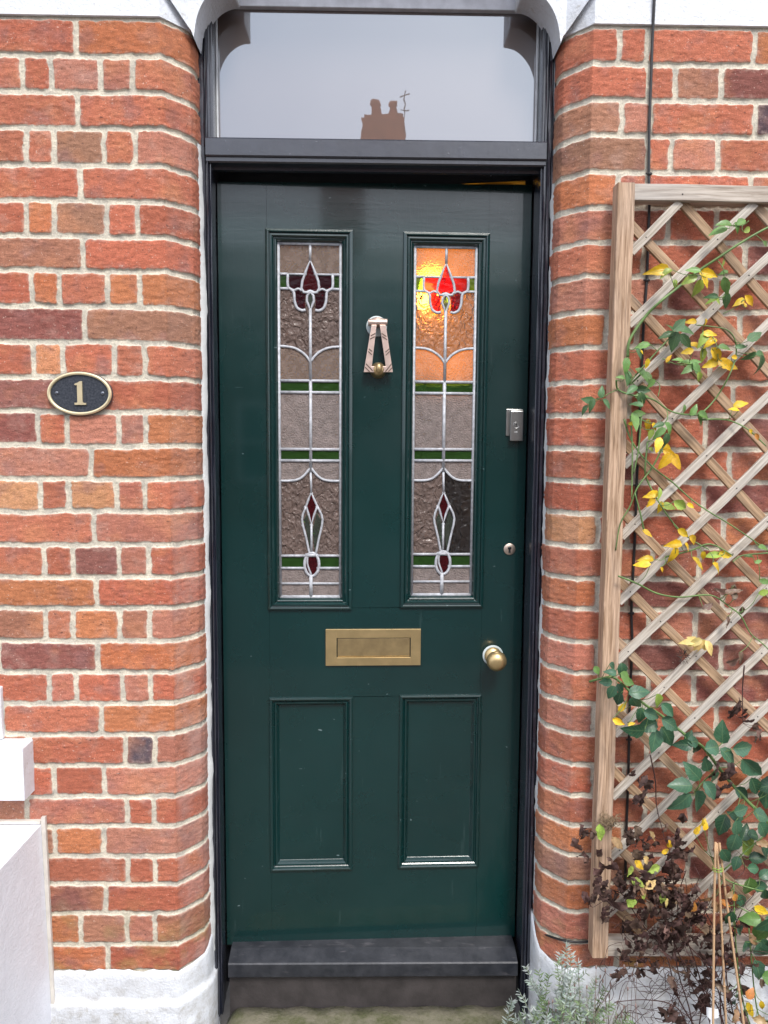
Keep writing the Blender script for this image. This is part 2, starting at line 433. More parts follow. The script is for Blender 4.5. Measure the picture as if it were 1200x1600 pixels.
def vnoise(x, y, seed=0):
    xi = np.floor(x).astype(np.int64); yi = np.floor(y).astype(np.int64)
    fx = x-xi; fy = y-yi; fx = fx*fx*(3-2*fx); fy = fy*fy*(3-2*fy)
    def h(a, b):
        n = (a*374761393+b*668265263+seed*982451653) & 0x7fffffff
        n = ((n ^ (n >> 13))*1274126177) & 0x7fffffff
        return ((n ^ (n >> 16)) & 0xffff)/65535.
    return (h(xi, yi)*(1-fx)*(1-fy)+h(xi+1, yi)*fx*(1-fy)+h(xi, yi+1)*(1-fx)*fy+h(xi+1, yi+1)*fx*fy)*2-1

def pier(side, parent):
    """side -1: left of the door, +1: right. s runs from the far end towards the opening."""
    kx = KL if side < 0 else KR
    far = 1.75
    seg = [math.dist(PROF[i], PROF[i+1]) for i in range(len(PROF)-1)]
    tot = sum(seg)
    near = np.arange(-.52, 0, .0021)
    farx = np.arange(-far, -.52, .008)
    corner = np.linspace(0, tot, 64)
    S = np.concatenate([farx, near, corner])
    Zs = np.arange(ZPL-.03, ZTOP+.012, .0021)
    # positions along the profile
    cs = np.cumsum([0]+seg); px_ = np.array([p[0] for p in PROF]); py_ = np.array([p[1] for p in PROF])
    off = np.where(S < 0, S, np.interp(S, cs, px_)); dep = np.where(S < 0, 0, np.interp(S, cs, py_))
    ds = np.gradient(off, S); dd = np.gradient(dep, S)
    nx, ny = dd, -ds                       # outward normal in (towards opening, into wall)
    X = kx + (-side)*off; Y = dep
    NX = (-side)*nx; NY = ny
    SS, ZZ = np.meshgrid(S, Zs, indexing='ij')
    zz = ZZ + .0018*vnoise(SS*9, ZZ*9, 3) + .0017*vnoise(SS*42, ZZ*42, 4) + .0013*vnoise(SS*130, ZZ*130, 5)
    ss = SS + .0016*vnoise(SS*12+50, ZZ*12, 6) + .0021*vnoise(SS*45+9, ZZ*45, 7) + .0013*vnoise(SS*130, ZZ*130, 8)
    rows = np.array(ZR[::-1])              # ascending
    ri = np.clip(np.searchsorted(rows, zz)-1, 0, len(rows)-2)
    course = len(rows)-2-ri                # 0 = top course
    z0 = rows[ri]; z1 = rows[ri+1]
    zc = (z0+z1)/2; hh = (z1-z0)/2-.0058
    B0 = np.zeros_like(SS); B1 = np.zeros_like(SS); COLR = np.zeros(SS.shape+(3,)); RND = np.zeros_like(SS)
    J = LJ if side < 0 else RJ
    below = zz < rows[0]
    for c in range(len(J)):
        jl, code = J[c]
        ym = (Z_ROWS_PX[c]+Z_ROWS_PX[c+1])/2
        js = sorted(((P(x, ym).x-kx)*(-side)*(1)) for x in jl)   # s coordinate, negative outwards
        js = [(-abs(P(x, ym).x-kx)) for x in jl]
        js = sorted(js)
        cols = list(code) if side < 0 else list(code)[::-1]
        while len(cols) < len(js)+1: cols.insert(0, rng.choice('RRPSO'))
        if len(cols) > len(js)+1: cols = cols[-(len(js)+1):]
        # continue the bond outwards
        lo = js[0]; step = ([.233] if c % 2 == 0 else [.233, .117, .233])
        k = 0; first = True
        while lo > -far-.3:
            lo -= step[k % len(step)]*rng.uniform(.97, 1.03); k += 1
            js.insert(0, lo); cols.insert(0, rng.choice('RRRRSSOPR'))
        edges = js+[tot+.03]
        msel = course == c
        jj = np.searchsorted(np.array(js), ss[msel])
        jj = np.clip(jj, 1, len(js))
        lo_a = np.array(js)[jj-1]; hi_a = np.array(edges)[jj]
        B0[msel] = lo_a; B1[msel] = hi_a
        pc = []; pr = []
        for q in cols:
            b = PAL[q]; f = rng.uniform(.86, 1.12); g = rng.uniform(.92, 1.1)
            pc.append((b[0]*f, b[1]*f*g, b[2]*f*g)); pr.append(rng.random())
        pc = np.array(pc+pc[-1:]*3); pr = np.array(pr+pr[-1:]*3)
        COLR[msel] = pc[np.clip(jj, 0, len(pc)-1)]; RND[msel] = pr[np.clip(jj, 0, len(pr)-1)]
    sc_ = (B0+B1)/2; hw = (B1-B0)/2-.0054
    rr = .006
    qx = np.abs(ss-sc_)-hw+rr; qz = np.abs(zz-zc)-hh+rr
    d = np.minimum(np.maximum(qx, qz), 0)+np.hypot(np.maximum(qx, 0), np.maximum(qz, 0))-rr
    d = np.where(below, .01, d)
    msk = np.clip(.5-d/.0028, 0, 1); msk = msk*msk*(3-2*msk)
    hgt = msk*(.0034+.0012*vnoise(SS*22, ZZ*30, 11)+.0008*vnoise(SS*70, ZZ*160, 12)) + (RND-.5)*.0022*msk \
        + (1-msk)*(.0008*vnoise(SS*60, ZZ*60, 13)+.0006*vnoise(SS*200, ZZ*200, 14))
    dst = np.clip(.5-d/.02, 0, 1)
    # real weathering bloom on the canted corner bricks
    # edge falloff attribute: 1 deep inside brick
    m2 = np.where(msk > .97, np.clip(.85+(-d)/.012*.3, 0, 1.3), msk*.85)
    hgt = hgt-.003
    VX = X[:, None]+NX[:, None]*hgt; VY = Y[:, None]+NY[:, None]*hgt
    V = np.stack([VX, VY, ZZ], -1).reshape(-1, 3)
    n, mz = SS.shape
    idx = np.arange(n*mz).reshape(n, mz)
    q = np.stack([idx[:-1, :-1], idx[1:, :-1], idx[1:, 1:], idx[:-1, 1:]], -1).reshape(-1, 4)
    if side > 0: q = q[:, ::-1]
    me = bpy.data.meshes.new('wall')
    me.vertices.add(len(V)); me.vertices.foreach_set('co', V.astype(np.float32).ravel())
    me.loops.add(q.size); me.loops.foreach_set('vertex_index', q.astype(np.int32).ravel())
    me.polygons.add(len(q)); me.polygons.foreach_set('loop_start', np.arange(0, q.size, 4, dtype=np.int32))
    me.polygons.foreach_set('use_smooth', np.ones(len(q), dtype=bool))
    me.update(calc_edges=True)
    a = me.attributes.new('bcol', 'FLOAT_COLOR', 'POINT')
    c4 = np.ones((len(V), 4), dtype=np.float32); c4[:, :3] = COLR.reshape(-1, 3); a.data.foreach_set('color', c4.ravel())
    a = me.attributes.new('msk', 'FLOAT', 'POINT'); a.data.foreach_set('value', m2.astype(np.float32).ravel())
    a = me.attributes.new('rnd', 'FLOAT', 'POINT'); a.data.foreach_set('value', RND.astype(np.float32).ravel())
    me.materials.append(BRICK)
    o = bpy.data.objects.new('wall', me); COL.objects.link(o); o.parent = parent
    return o

house = empty('brick_house', (0, 0, 0), label='red brick house front with white painted lintel and plinth around the green door', cat='house')
wl = pier(-1, house); tag(wl, 'red brick wall left of the door')
wr = pier(1, house); tag(wr, 'red brick wall right of the door behind the trellis')

# lintel: white stone with canted corners and scooped shoulders over the doorway
def lintel():
    mb = MB()
    ZB = ZTOP+.002; ZT = ZB+.34
    yf = -.005
    zs = 2.745
    for side, kx in ((-1, KL), (1, KR)):
        ax = -side; far = -1.75 if side < 0 else 1.75
        # course over the brick pier, canted like it
        base = [(far, yf), (kx, yf), (kx+ax*.053, .056), (kx+ax*.060, .135), (far, .135)]
        n = len(base)
        mb.add([(x, y, ZB) for x, y in base]+[(x, y, ZT) for x, y in base], [tuple(range(n)), tuple(range(2*n-1, n-1, -1))]+[(i, (i+1) % n, (i+1) % n+n, i+n) for i in range(n)])
        # bracket: scooped shoulder standing proud of the cant
        tip, top, va, ab = 2.490, 2.602, .148, .0533
        lefts = [(ab, 2.5105), (.030, 2.540), (.0, 2.578), (-.010, 2.592), (-.012, ZT), (ab, ZT)]
        rights = [(ab, ZT), (ab, 2.5105), (.0590, 2.504), (.0640, tip-.001)]
        for i in range(1, 17):
            q = (pi/2)*i/16; rights.append((.066+(va-.066)*(1-cos(q)), tip+(top-tip)*sin(q)))
        rights += [(va+.003, top+.002), (va+.003, ZT)]
        bm = bmesh.new()
        for out, fy in ((lefts, lambda a_: a_*1.0-.018), (rights, lambda a_: .0353)):
            fr_ = [bm.verts.new((kx+ax*a_, fy(a_), z)) for a_, z in out]; bk = [bm.verts.new((kx+ax*a_, .134, z)) for a_, z in out]
            n = len(out)
            bm.faces.new(fr_); bm.faces.new(bk[::-1])
            for i in range(n): bm.faces.new((fr_[i], fr_[(i+1) % n], bk[(i+1) % n], bk[i]))
        mb.bm(bm)
    xa = KL+.151; xb = KR-.151
    mb.box((xa, -.015, zs), (xb, .262, ZT-.0005))
    o = mb.build('lintel', WHITE, house)
    return o
lintel()
# plain brick storey above, out of the picture but there for the reflections and side views
UB = Mat('upper_brickwork'); _v = UB.coords()
_t = UB.N('ShaderNodeTexBrick'); _t.inputs['Scale'].default_value = 1; _t.inputs['Brick Width'].default_value = .235
_t.inputs['Row Height'].default_value = .0758; _t.inputs['Mortar Size'].default_value = .007
_t.inputs['Color1'].default_value = (.42, .10, .05, 1); _t.inputs['Color2'].default_value = (.30, .09, .055, 1); _t.inputs['Mortar'].default_value = (.5, .45, .37, 1)
_sw = UB.N('ShaderNodeSeparateXYZ'); _cb = UB.N('ShaderNodeCombineXYZ'); UB.L(_v, _sw.inputs[0]); UB.L(_sw.outputs['X'], _cb.inputs['X']); UB.L(_sw.outputs['Z'], _cb.inputs['Y'])
UB.L(_cb.outputs[0], _t.inputs['Vector'])
UPPER = UB.set(Base_Color=UB.mix(1., _t.outputs['Color'], UB.ramp(UB.noise(_v, 6, 4), [(.3, .75), (.7, 1.15)]), 'MULTIPLY'), Roughness=.9)
mb = MB(); mb.box((-3.2, 0, ZTOP+.345), (3.2, .25, 5.6)); mb.box((-3.2, 0, 0), (-1.752, .25, ZTOP+.343)); mb.box((1.752, 0, 0), (3.2, .25, ZTOP+.343))
mb.build('upper_wall', UPPER, house)

# plinths with ragged painted top edge, scooping up the corner
def plinth(side):
    kx = KL if side < 0 else KR
    mb = MB(); ax = -side
    far = -1.75 if side < 0 else 1.75
    prof = [(far, 0)]+[(kx-side*0+ax*(-d), 0) for d in np.arange(1.2, 0, -.012)]+[(kx+ax*p[0], p[1]) for p in PROF]+[(kx+ax*.0585, .14)]
    zt = ZPL+.006
    def top(i, x, y):
        t = zt+.0035*vnoise(np.array([x*70.]), np.array([y*70.+2]), 21)[0]+.002*vnoise(np.array([x*190.]), np.array([y*190.]), 22)[0]
        if y > .047: t += (y-.047)*(.5 if side < 0 else 1.2)+.004*vnoise(np.array([y*200.]), np.array([3.+side]), 26)[0]
        return t
    rows_ = []
    ridge = P(200, 1563).z
    for (lz, out) in ((None, .0012), ('a', .0042), ('b', .006), ('r1', .0055), ('r2', .0112), ('r3', .0120), ('z', .012)):
        r_ = []
        for i, (x, y) in enumerate(prof):
            tt = top(i, x, y)
            if y == 0: nx, ny = 0, -1
            elif y < .07: nx, ny = ax*.72, -.69
            else: nx, ny = ax*1., -.1
            z = {None: tt, 'a': tt-.004, 'b': tt-.012, 'r1': ridge+.001, 'r2': ridge-.0012, 'r3': ridge-.012, 'z': -.02}[lz]
            if lz in ('r1', 'r2', 'r3'):
                z += .003*vnoise(np.array([x*30.]), np.array([y*30.]), 23)[0]
            o = out+(.0022*vnoise(np.array([x*26.]), np.array([z*26.+7]), 24)[0] if lz not in (None,) else 0)
            if side > 0 and lz in ('r2', 'r3', 'z'): o *= .6
            r_.append((x+nx*o, y+ny*o, z))
        rows_.append(r_)
    # densify vertically for lumpiness
    dens = []
    for a, b in zip(rows_[:-1], rows_[1:]):
        kk = max(1, int((a[0][2]-b[0][2])/.012))
        for j in range(kk):
            t = j/kk
            dens.append([tuple(a[i][c]*(1-t)+b[i][c]*t+(0 if c != 1 else -.0016*vnoise(np.array([a[i][0]*40.]), np.array([(a[i][2]*(1-t)+b[i][2]*t)*40.]), 25)[0]) for c in range(3)) for i in range(len(a))])
    dens.append(rows_[-1])
    w = len(prof)
    vs = [p for r_ in dens for p in r_]
    mb.add(vs, [(i*w+j, i*w+j+1, (i+1)*w+j+1, (i+1)*w+j) for i in range(len(dens)-1) for j in range(w-1)], smooth=True)
    o = mb.build('plinth', WHITE, house)
    tag(o, 'white painted plinth ' + ('left' if side < 0 else 'right') + ' of the door')
plinth(-1); plinth(1)

# mastic between brick and door frame
for side, kx in ((-1, KL), (1, KR)):
    mb = MB(); x0 = kx-side*.0560; zz = np.arange(ZPL-.02, ZTOP, .02); vs = []
    for z in zz:
        j = .0028*vnoise(np.array([z*13.]), np.array([side*3.]), 31)[0]
        if z > 2.30: continue
        if z > 2.16: j -= (z-2.16)*.05
        if side > 0: j = j*.5-.0065
        j2 = .0015*vnoise(np.array([z*60.]), np.array([side*3.]), 32)[0]
        for (a, y) in ((0, .094), (.004+j*.5, .096+j2), (.0105+j+j2, .1065), (.011+j+j2, .12)):
            vs.append((x0-side*a, y, z))
    mb.add(vs, [(i*4+j, i*4+j+1, (i+1)*4+j+1, (i+1)*4+j) for i in range(len(vs)//4-1) for j in range(3)], smooth=True)
    mb.build('mastic_strip', CAULK, house)

# window sill end at the far left
a = P(0, 1165, 0); b = P(37, 1175, -.07)
mb = MB()
zs1 = P(30, 1168, -.055).z; zs0 = P(20, 1251, -.055).z
xs = P(37, 1210, -.055).x
mb.prism([(-1.75, zs0), (xs, zs0), (xs, zs1-.004), (xs-.004, zs1), (-1.75, zs1)], -.055, .01)
mb.build('window_sill', WHITE, house)
mb = MB(); mb.box((-1.75, -.012, zs1+.001), (P(2, 1100, -.01).x, .02, P(2, 1072, 0).z), bev=.003)
mb.build('window_frame', WHITE, house)

# ------------------------------------------------------------------ door frame
fr = empty('door_frame', (.012, .12, .12), label='blue black gloss painted door frame with transom and threshold round the green door', cat='door frame')
FLOC = Vector(fr.location)
def pf(mb, name, mat=FRAME, par=None):
    o = mb.build(name, mat, None, loc=None)
    # child of the frame empty, vertices kept where they stand
    for v in o.data.vertices: v.co -= FLOC
    o.parent = par or fr
    return o
XO_L, XI_L = P(322, 640, .11).x-.012, P(341.5, 640, .175).x
XO_R, XI_R = P(855, 640, .11).x+.012, P(827.5, 640, .185).x
ZTR0, ZTR1 = P(600, 256.5, .11).z, P(600, 219.5, .11).z
ZFOOT = P(345, 1588, .11).z
ZHEAD = P(600, 9, .14).z
def jamb(pts, z0, z1, name='jamb'):
    mb = MB(); n = len(pts); zz = list(np.linspace(z0, z1, 40))
    vs = []
    for z in zz:
        for i, (x, y) in enumerate(pts):
            vs.append((x+.0005*sin(z*31+i), y+.0005*sin(z*23+i*2), z))
    fs = [(i*n+j, i*n+(j+1) % n, (i+1)*n+(j+1) % n, (i+1)*n+j) for i in range(len(zz)-1) for j in range(n)]
    fs += [tuple(range(n)), tuple((len(zz)-1)*n+j for j in range(n))]
    mb.add(vs, fs)
    return pf(mb, name)
xl = XI_L; xr = XI_R
XO_L -= .02
jl = [(XO_L, .26), (XO_L, .112), (-.3965, .112), (-.3955, .1095), (-.3935, .1085), (-.3925, .1165), (-.3905, .1165), (-.3895, .1095), (-.3865, .1085), (-.3855, .116), (-.3835, .119), (-.3825, .1155), (-.3810, .116), (-.3800, .128), (xl-.001, .150), (xl-.001, .180), (xl-.004, .182), (xl-.004, .240), (xl+.010, .240), (xl+.010, .26)]
jr = [(XO_R, .26), (XO_R, .113), (XO_R-.0125, .113), (XO_R-.0135, .1085), (XO_R-.0165, .1085), (XO_R-.0175, .117), (XO_R-.0195, .117), (XO_R-.0205, .110), (XO_R-.0265, .109), (XO_R-.0275, .118), (XO_R-.0295, .118), (XO_R-.0305, .1105), (XO_R-.034, .1105), (XO_R-.0355, .119), (XO_R-.038, .119), (XO_R-.039, .1165), (XO_R-.0405, .1175), (xr+.002, .137), (xr+.0008, .152), (xr+.0008, .195), (xr+.004, .198), (xr+.004, .2565), (xr-.010, .2565), (xr-.010, .26)]
jamb(jl, ZFOOT, 2.744); jamb(jr, ZFOOT, 2.744)
# transom between door and fanlight
mb = MB()
tp = [(.104, ZTR1), (.102, ZTR1-.003), (.102, ZTR0+.014), (.105, ZTR0+.011), (.108, ZTR0+.011), (.108, ZTR0+.002), (.112, ZTR0-.001), (.135, ZTR0-.003), (.136, ZTR0-.009), (.150, ZTR0-.009), (.151, ZTR0+.003), (.20, ZTR0+.022), (.26, ZTR0+.040), (.26, ZTR1), ]
xs0, xs1 = XO_L+.041, XO_R-.031
vs = [(xs0, y, z) for y, z in tp]+[(xs1, y, z) for y, z in tp]; n = len(tp)
mb.add(vs, [(j, (j+1) % n, (j+1) % n+n, j+n) for j in range(n)]+[tuple(range(n)), tuple(range(2*n-1, n-1, -1))])
pf(mb, 'transom')
# added fillet behind the door head, tapered to block hall light except a right-hand sliver
mb = MB()
_a = P(345, 292, .2505); _b = P(700, 288, .2505); _c = P(835, 281.5, .2505)
mb.prism([(XI_L-.003, ZTR0+.039), (XI_L-.003, _a.z-.006), (_b.x, _b.z-.001), (_c.x+.004, _c.z), (_c.x+.006, ZTR0+.039)], .2505, .2600)
pf(mb, 'gap_light_blocker')
# head of the frame above the fanlight
mb = MB(); mb.box((XO_L+.041, .150, ZHEAD), (XO_R-.031, .26, 2.744), bev=.002)
HEADP = simple('grey_weathered_paint', (.72, .73, .78), .5)
pf(mb, 'head_rail', HEADP)
# threshold
zt_b, zt_f, zt_n = .252, P(580, 1505, .120).z, P(580, 1527, .120).z
xa, xb = P(357, 1505, .12).x-.001, P(808, 1500, .12).x+.002
mb = MB()
tp = [(.24, zt_b+.001), (.165, zt_b-.0015), (.160, zt_b-.0028), (.1225, zt_f+.0005), (.120, zt_f-.003), (.119, zt_n+.003), (.122, zt_n), (.24, zt_n)]
n = len(tp); vs = [(xa, y, z) for y, z in tp]+[(xb, y, z) for y, z in tp]
mb.add(vs, [(j, (j+1) % n, (j+1) % n+n, j+n) for j in range(n)]+[tuple(range(n)), tuple(range(2*n-1, n-1, -1))])
THR = Mat('scuffed_black_threshold_paint'); _w = THR.coords()
_c = THR.mix(THR.ramp(THR.noise(_w, 22, 5, .65), [(.4, 0.), (.7, 1.)]), (.016, .018, .024), (.040, .042, .05))
_c = THR.mix(THR.ramp(THR.noise(THR.coords(scale=(1, 4, 4)), 16, 4, .6), [(.62, 0.), (.75, .6)]), _c, (.13, .12, .13))
THRM = THR.set(Base_Color=_c, Roughness=.38, Normal=THR.bump(THR.noise(_w, 60, 5), .3, .002))
pf(mb, 'threshold', THRM)
mb = MB(); mb.box((xa, .138, P(580, 1573, .14).z-.03), (xb, .24, zt_n-.0005))
RIS = simple('dusty_dark_board', (.042, .036, .036), .6, var=.35, scale=18, bump=.4, bdist=.002)
pf(mb, 'riser_board', RIS)

# ------------------------------------------------------------------ fanlight
fl = empty('fanlight', (.012, .15, ZTR1), label='plain fanlight pane above the door reflecting sky and a chimney', cat='window')
fanm = Mat('reflective_window_glass')
g = fanm.N('ShaderNodeBsdfGlossy'); g.inputs['Roughness'].default_value = .012; g.inputs['Color'].default_value = (.84, .92, 1., 1)
fanm.set(Base_Color=(.105, .068, .052), Roughness=.4)
mx = fanm.N('ShaderNodeMixShader'); mx.inputs[0].default_value = .25
_n = fanm.bump(fanm.noise(fanm.coords(), 7, 3), .02, .01); fanm.L(_n, g.inputs['Normal'])
fanm.L(fanm.b.outputs[0], mx.inputs[1]); fanm.L(g.outputs[0], mx.inputs[2]); fanm.L(mx.outputs[0], fanm.out.inputs[0])
gx0, gx1 = P(340, 150, .163).x, P(838, 150, .163).x
mb = MB(); mb.box((gx0-.006, .165, ZTR1-.01), (gx1+.006, .169, ZHEAD+.02))
o = mb.build('pane', fanm.m, None); [setattr(v, 'co', v.co-Vector(fl.location)) for v in o.data.vertices]; o.parent = fl
BEADW = simple('white_bead_paint', (.66, .68, .70), .5)
for (x0, x1, y0, mt) in ((XO_L+.040, gx0-.003, .118, FRAME), (gx0-.003, gx0+.002, .1590, BEADW), (gx1+.003, XO_R-.030, .118, FRAME), (gx1-.003, gx1+.003, .1590, BEADW)):
    mb = MB(); mb.box((x0, y0, ZTR1+.0005), (x1, .1645, ZHEAD-.001), bev=.0015)
    if mt is FRAME:
        xm = (x0+x1)/2; mb.box((xm-.0035, y0-.005, ZTR1+.001), (xm+.002, y0+.004, ZHEAD-.002), bev=.001)
    o = mb.build('glazing_bead', mt, None); [setattr(v, 'co', v.co-Vector(fl.location)) for v in o.data.vertices]; o.parent = fl

# ------------------------------------------------------------------ the door
HX, HY, HZ = XI_L+.0015, .188, P(357, 1476, .188).z
RX, RY = XI_R-.0015, .210
DANG = math.atan2(RY-HY, RX-HX)
DW = math.hypot(RX-HX, RY-HY)
ZDT = P(345, 284, .188).z
DH = ZDT-HZ
door = empty('front_door', (HX, HY, HZ), DANG, label='dark green panelled front door with two tall stained glass panels, slightly ajar', cat='door')
_du = Vector((cos(DANG), sin(DANG), 0)); _dn = Vector((-sin(DANG), cos(DANG), 0)); _H = Vector((HX, HY, HZ))
def D(px, py, off=0.):
    d = _F+_R*((px-600)/FPX)+_U*((800-py)/FPX)
    t = ((_H+_dn*off-CAMLOC).dot(_dn))/d.dot(_dn)
    q = CAMLOC+d*t-_H
    return (q.dot(_du), q.z)
def rect(tl, tr, br, bl):
    a, b, c, d = D(*tl), D(*tr), D(*br), D(*bl)
    return ((a[0]+d[0])/2, (b[0]+c[0])/2, (d[1]+c[1])/2, (a[1]+b[1])/2)     # x0,x1,z0,z1
UPL = rect((411, 357), (551, 360), (551, 952), (422, 954)); UPR = rect((629, 363), (768, 365), (752, 948), (626, 951))
LPL = rect((421, 1090), (552, 1087), (550, 1357), (422, 1362)); LPR = rect((624, 1085), (751, 1084), (749, 1353), (622, 1357))
ux0, ux1 = (UPL[0]+LPL[0])/2, (UPL[1]+LPL[1])/2
def dprism(mb, x0, x1, z0, z1, y0, y1): mb.box((x0, y0, z0), (x1, y1, z1))
mb = MB()
T = .044; e = .004
def hole(r): return (r[0]+.004, r[1]-.004, r[2]+.004, r[3]-.004)
H1, H2, H3, H4 = hole(UPL), hole(UPR), hole(LPL), hole(LPR)
zA = DH+.0
def quadplate(x0, x1, z0, z1):
    mb.box((x0, 0, z0), (x1, T, z1))
# stiles and rails butted end to end
sx = min(H1[0], H3[0]); tx = max(H2[1], H4[1])
mslope = P(820, 1463.5, .210).z-HZ
quad_top = P(820, 288.5, .210).z-HZ
def stile(x0, x1, zl0, zr0, zl1, zr1):
    mb.add([(x0, 0, zl0), (x1, 0, zr0), (x1, T, zr0), (x0, T, zl0), (x0, 0, zl1), (x1, 0, zr1), (x1, T, zr1), (x0, T, zl1)],
           [(0, 3, 2, 1), (4, 5, 6, 7), (0, 1, 5, 4), (1, 2, 6, 5), (2, 3, 7, 6), (3, 0, 4, 7)])
zb = lambda x: mslope*x/DW
zt_ = lambda x: DH+(quad_top-DH)*x/DW
g_ = .0004
stile(0, sx-g_, zb(0), zb(sx), zt_(0), zt_(sx))
stile(tx+g_, DW, zb(tx), zb(DW), zt_(tx), zt_(DW))
stile(sx, tx, zb(sx), zb(tx), H3[2], H4[2])                       # bottom rail
stile(sx, tx, H3[3], H4[3], H1[2], H2[2])                         # lock rail
stile(sx, tx, H1[3], H2[3], zt_(sx), zt_(tx))                     # top rail
for A, B in ((H1, H2), (H3, H4)):
    mb.box((A[1], 0, min(A[2], B[2])+g_), (B[0], T, max(A[3], B[3])-g_))   # muntin
    if A[0] > sx: mb.box((sx, 0, A[2]), (A[0], T, A[3]))
    if B[1] < tx: mb.box((B[1], 0, B[2]), (tx, T, B[3]))
dl = mb.build('door_leaf', GREEN, door)
def mould(r, prof, name='panel_moulding'):
    mb = MB(); vs = []; x0, x1, z0, z1 = r
    for (i, y) in prof:
        vs += [(x0+i, y, z0+i), (x1-i, y, z0+i), (x1-i, y, z1-i), (x0+i, y, z1-i)]
    fs = [(k*4+j, k*4+(j+1) % 4, (k+1)*4+(j+1) % 4, (k+1)*4+j) for k in range(len(prof)-1) for j in range(4)]
    mb.add(vs, fs)
    return mb.build(name, GREEN, door)
PU = [(0, .002), (0, -.004), (.0015, -.0065), (.006, -.0085), (.0085, -.0075), (.0095, -.003), (.011, -.0025), (.0125, -.006), (.016, -.0065), (.019, -.003), (.0205, .001), (.022, .001), (.0235, -.001), (.026, .001), (.0285, .006), (.030, .013), (.030, .02)]
PLW = [(0, .002), (0, -.004), (.0015, -.0062), (.0055, -.0075), (.0085, -.006), (.0105, -.001), (.013, .001), (.0155, -.0015), (.0185, -.0008), (.021, .003), (.0245, .0085), (.026, .010), (.026, .02)]
for r in (UPL, UPR): mould(r, PU)
for r in (LPL, LPR):
    mould(r, PLW)
    mb = MB(); mb.box((r[0]+.0255, .0095, r[2]+.0255), (r[1]-.0255, .024, r[3]-.0255)); mb.build('panel', GREEN, door)

# stained glass -----------------------------------------------------------------
CLR = (.80, .66, .61)
G_FINE = obscure_glass('obscure_pinkish_glass', CLR, .72, .26, 'fine', (.90, .66, .44))
G_WAT = obscure_glass('rippled_water_glass', (.40, .29, .25), .66, .04, 'water', (.52, .36, .24))
G_GRN = obscure_glass('green_glass', (.035, .095, .02), .5, .2, 'cath', (.22, .62, .06))
G_DKG = obscure_glass('dark_green_glass', (.075, .085, .07), .5, .2, 'cath', (.25, .75, .12))
G_RED = obscure_glass('ruby_glass', (.085, .010, .014), .55, .2, 'cath', (.95, .06, .03))
G_PUR = obscure_glass('deep_ruby_glass', (.045, .012, .018), .55, .2, 'cath', (.9, .03, .03))
G_CLR = obscure_glass('clear_rippled_glass', (.13, .12, .12), .82, .04, 'water', (.9, .9, .9))
G_GLOW = obscure_glass('lamp_glow_tinted_glass', (.72, .53, .43), .74, .26, 'fine', (.97, .58, .24))  # obscure panes with the hall lamp's amber glow put into their colour
GM = [G_FINE, G_WAT, G_GRN, G_DKG, G_RED, G_PUR, G_CLR, G_GLOW]
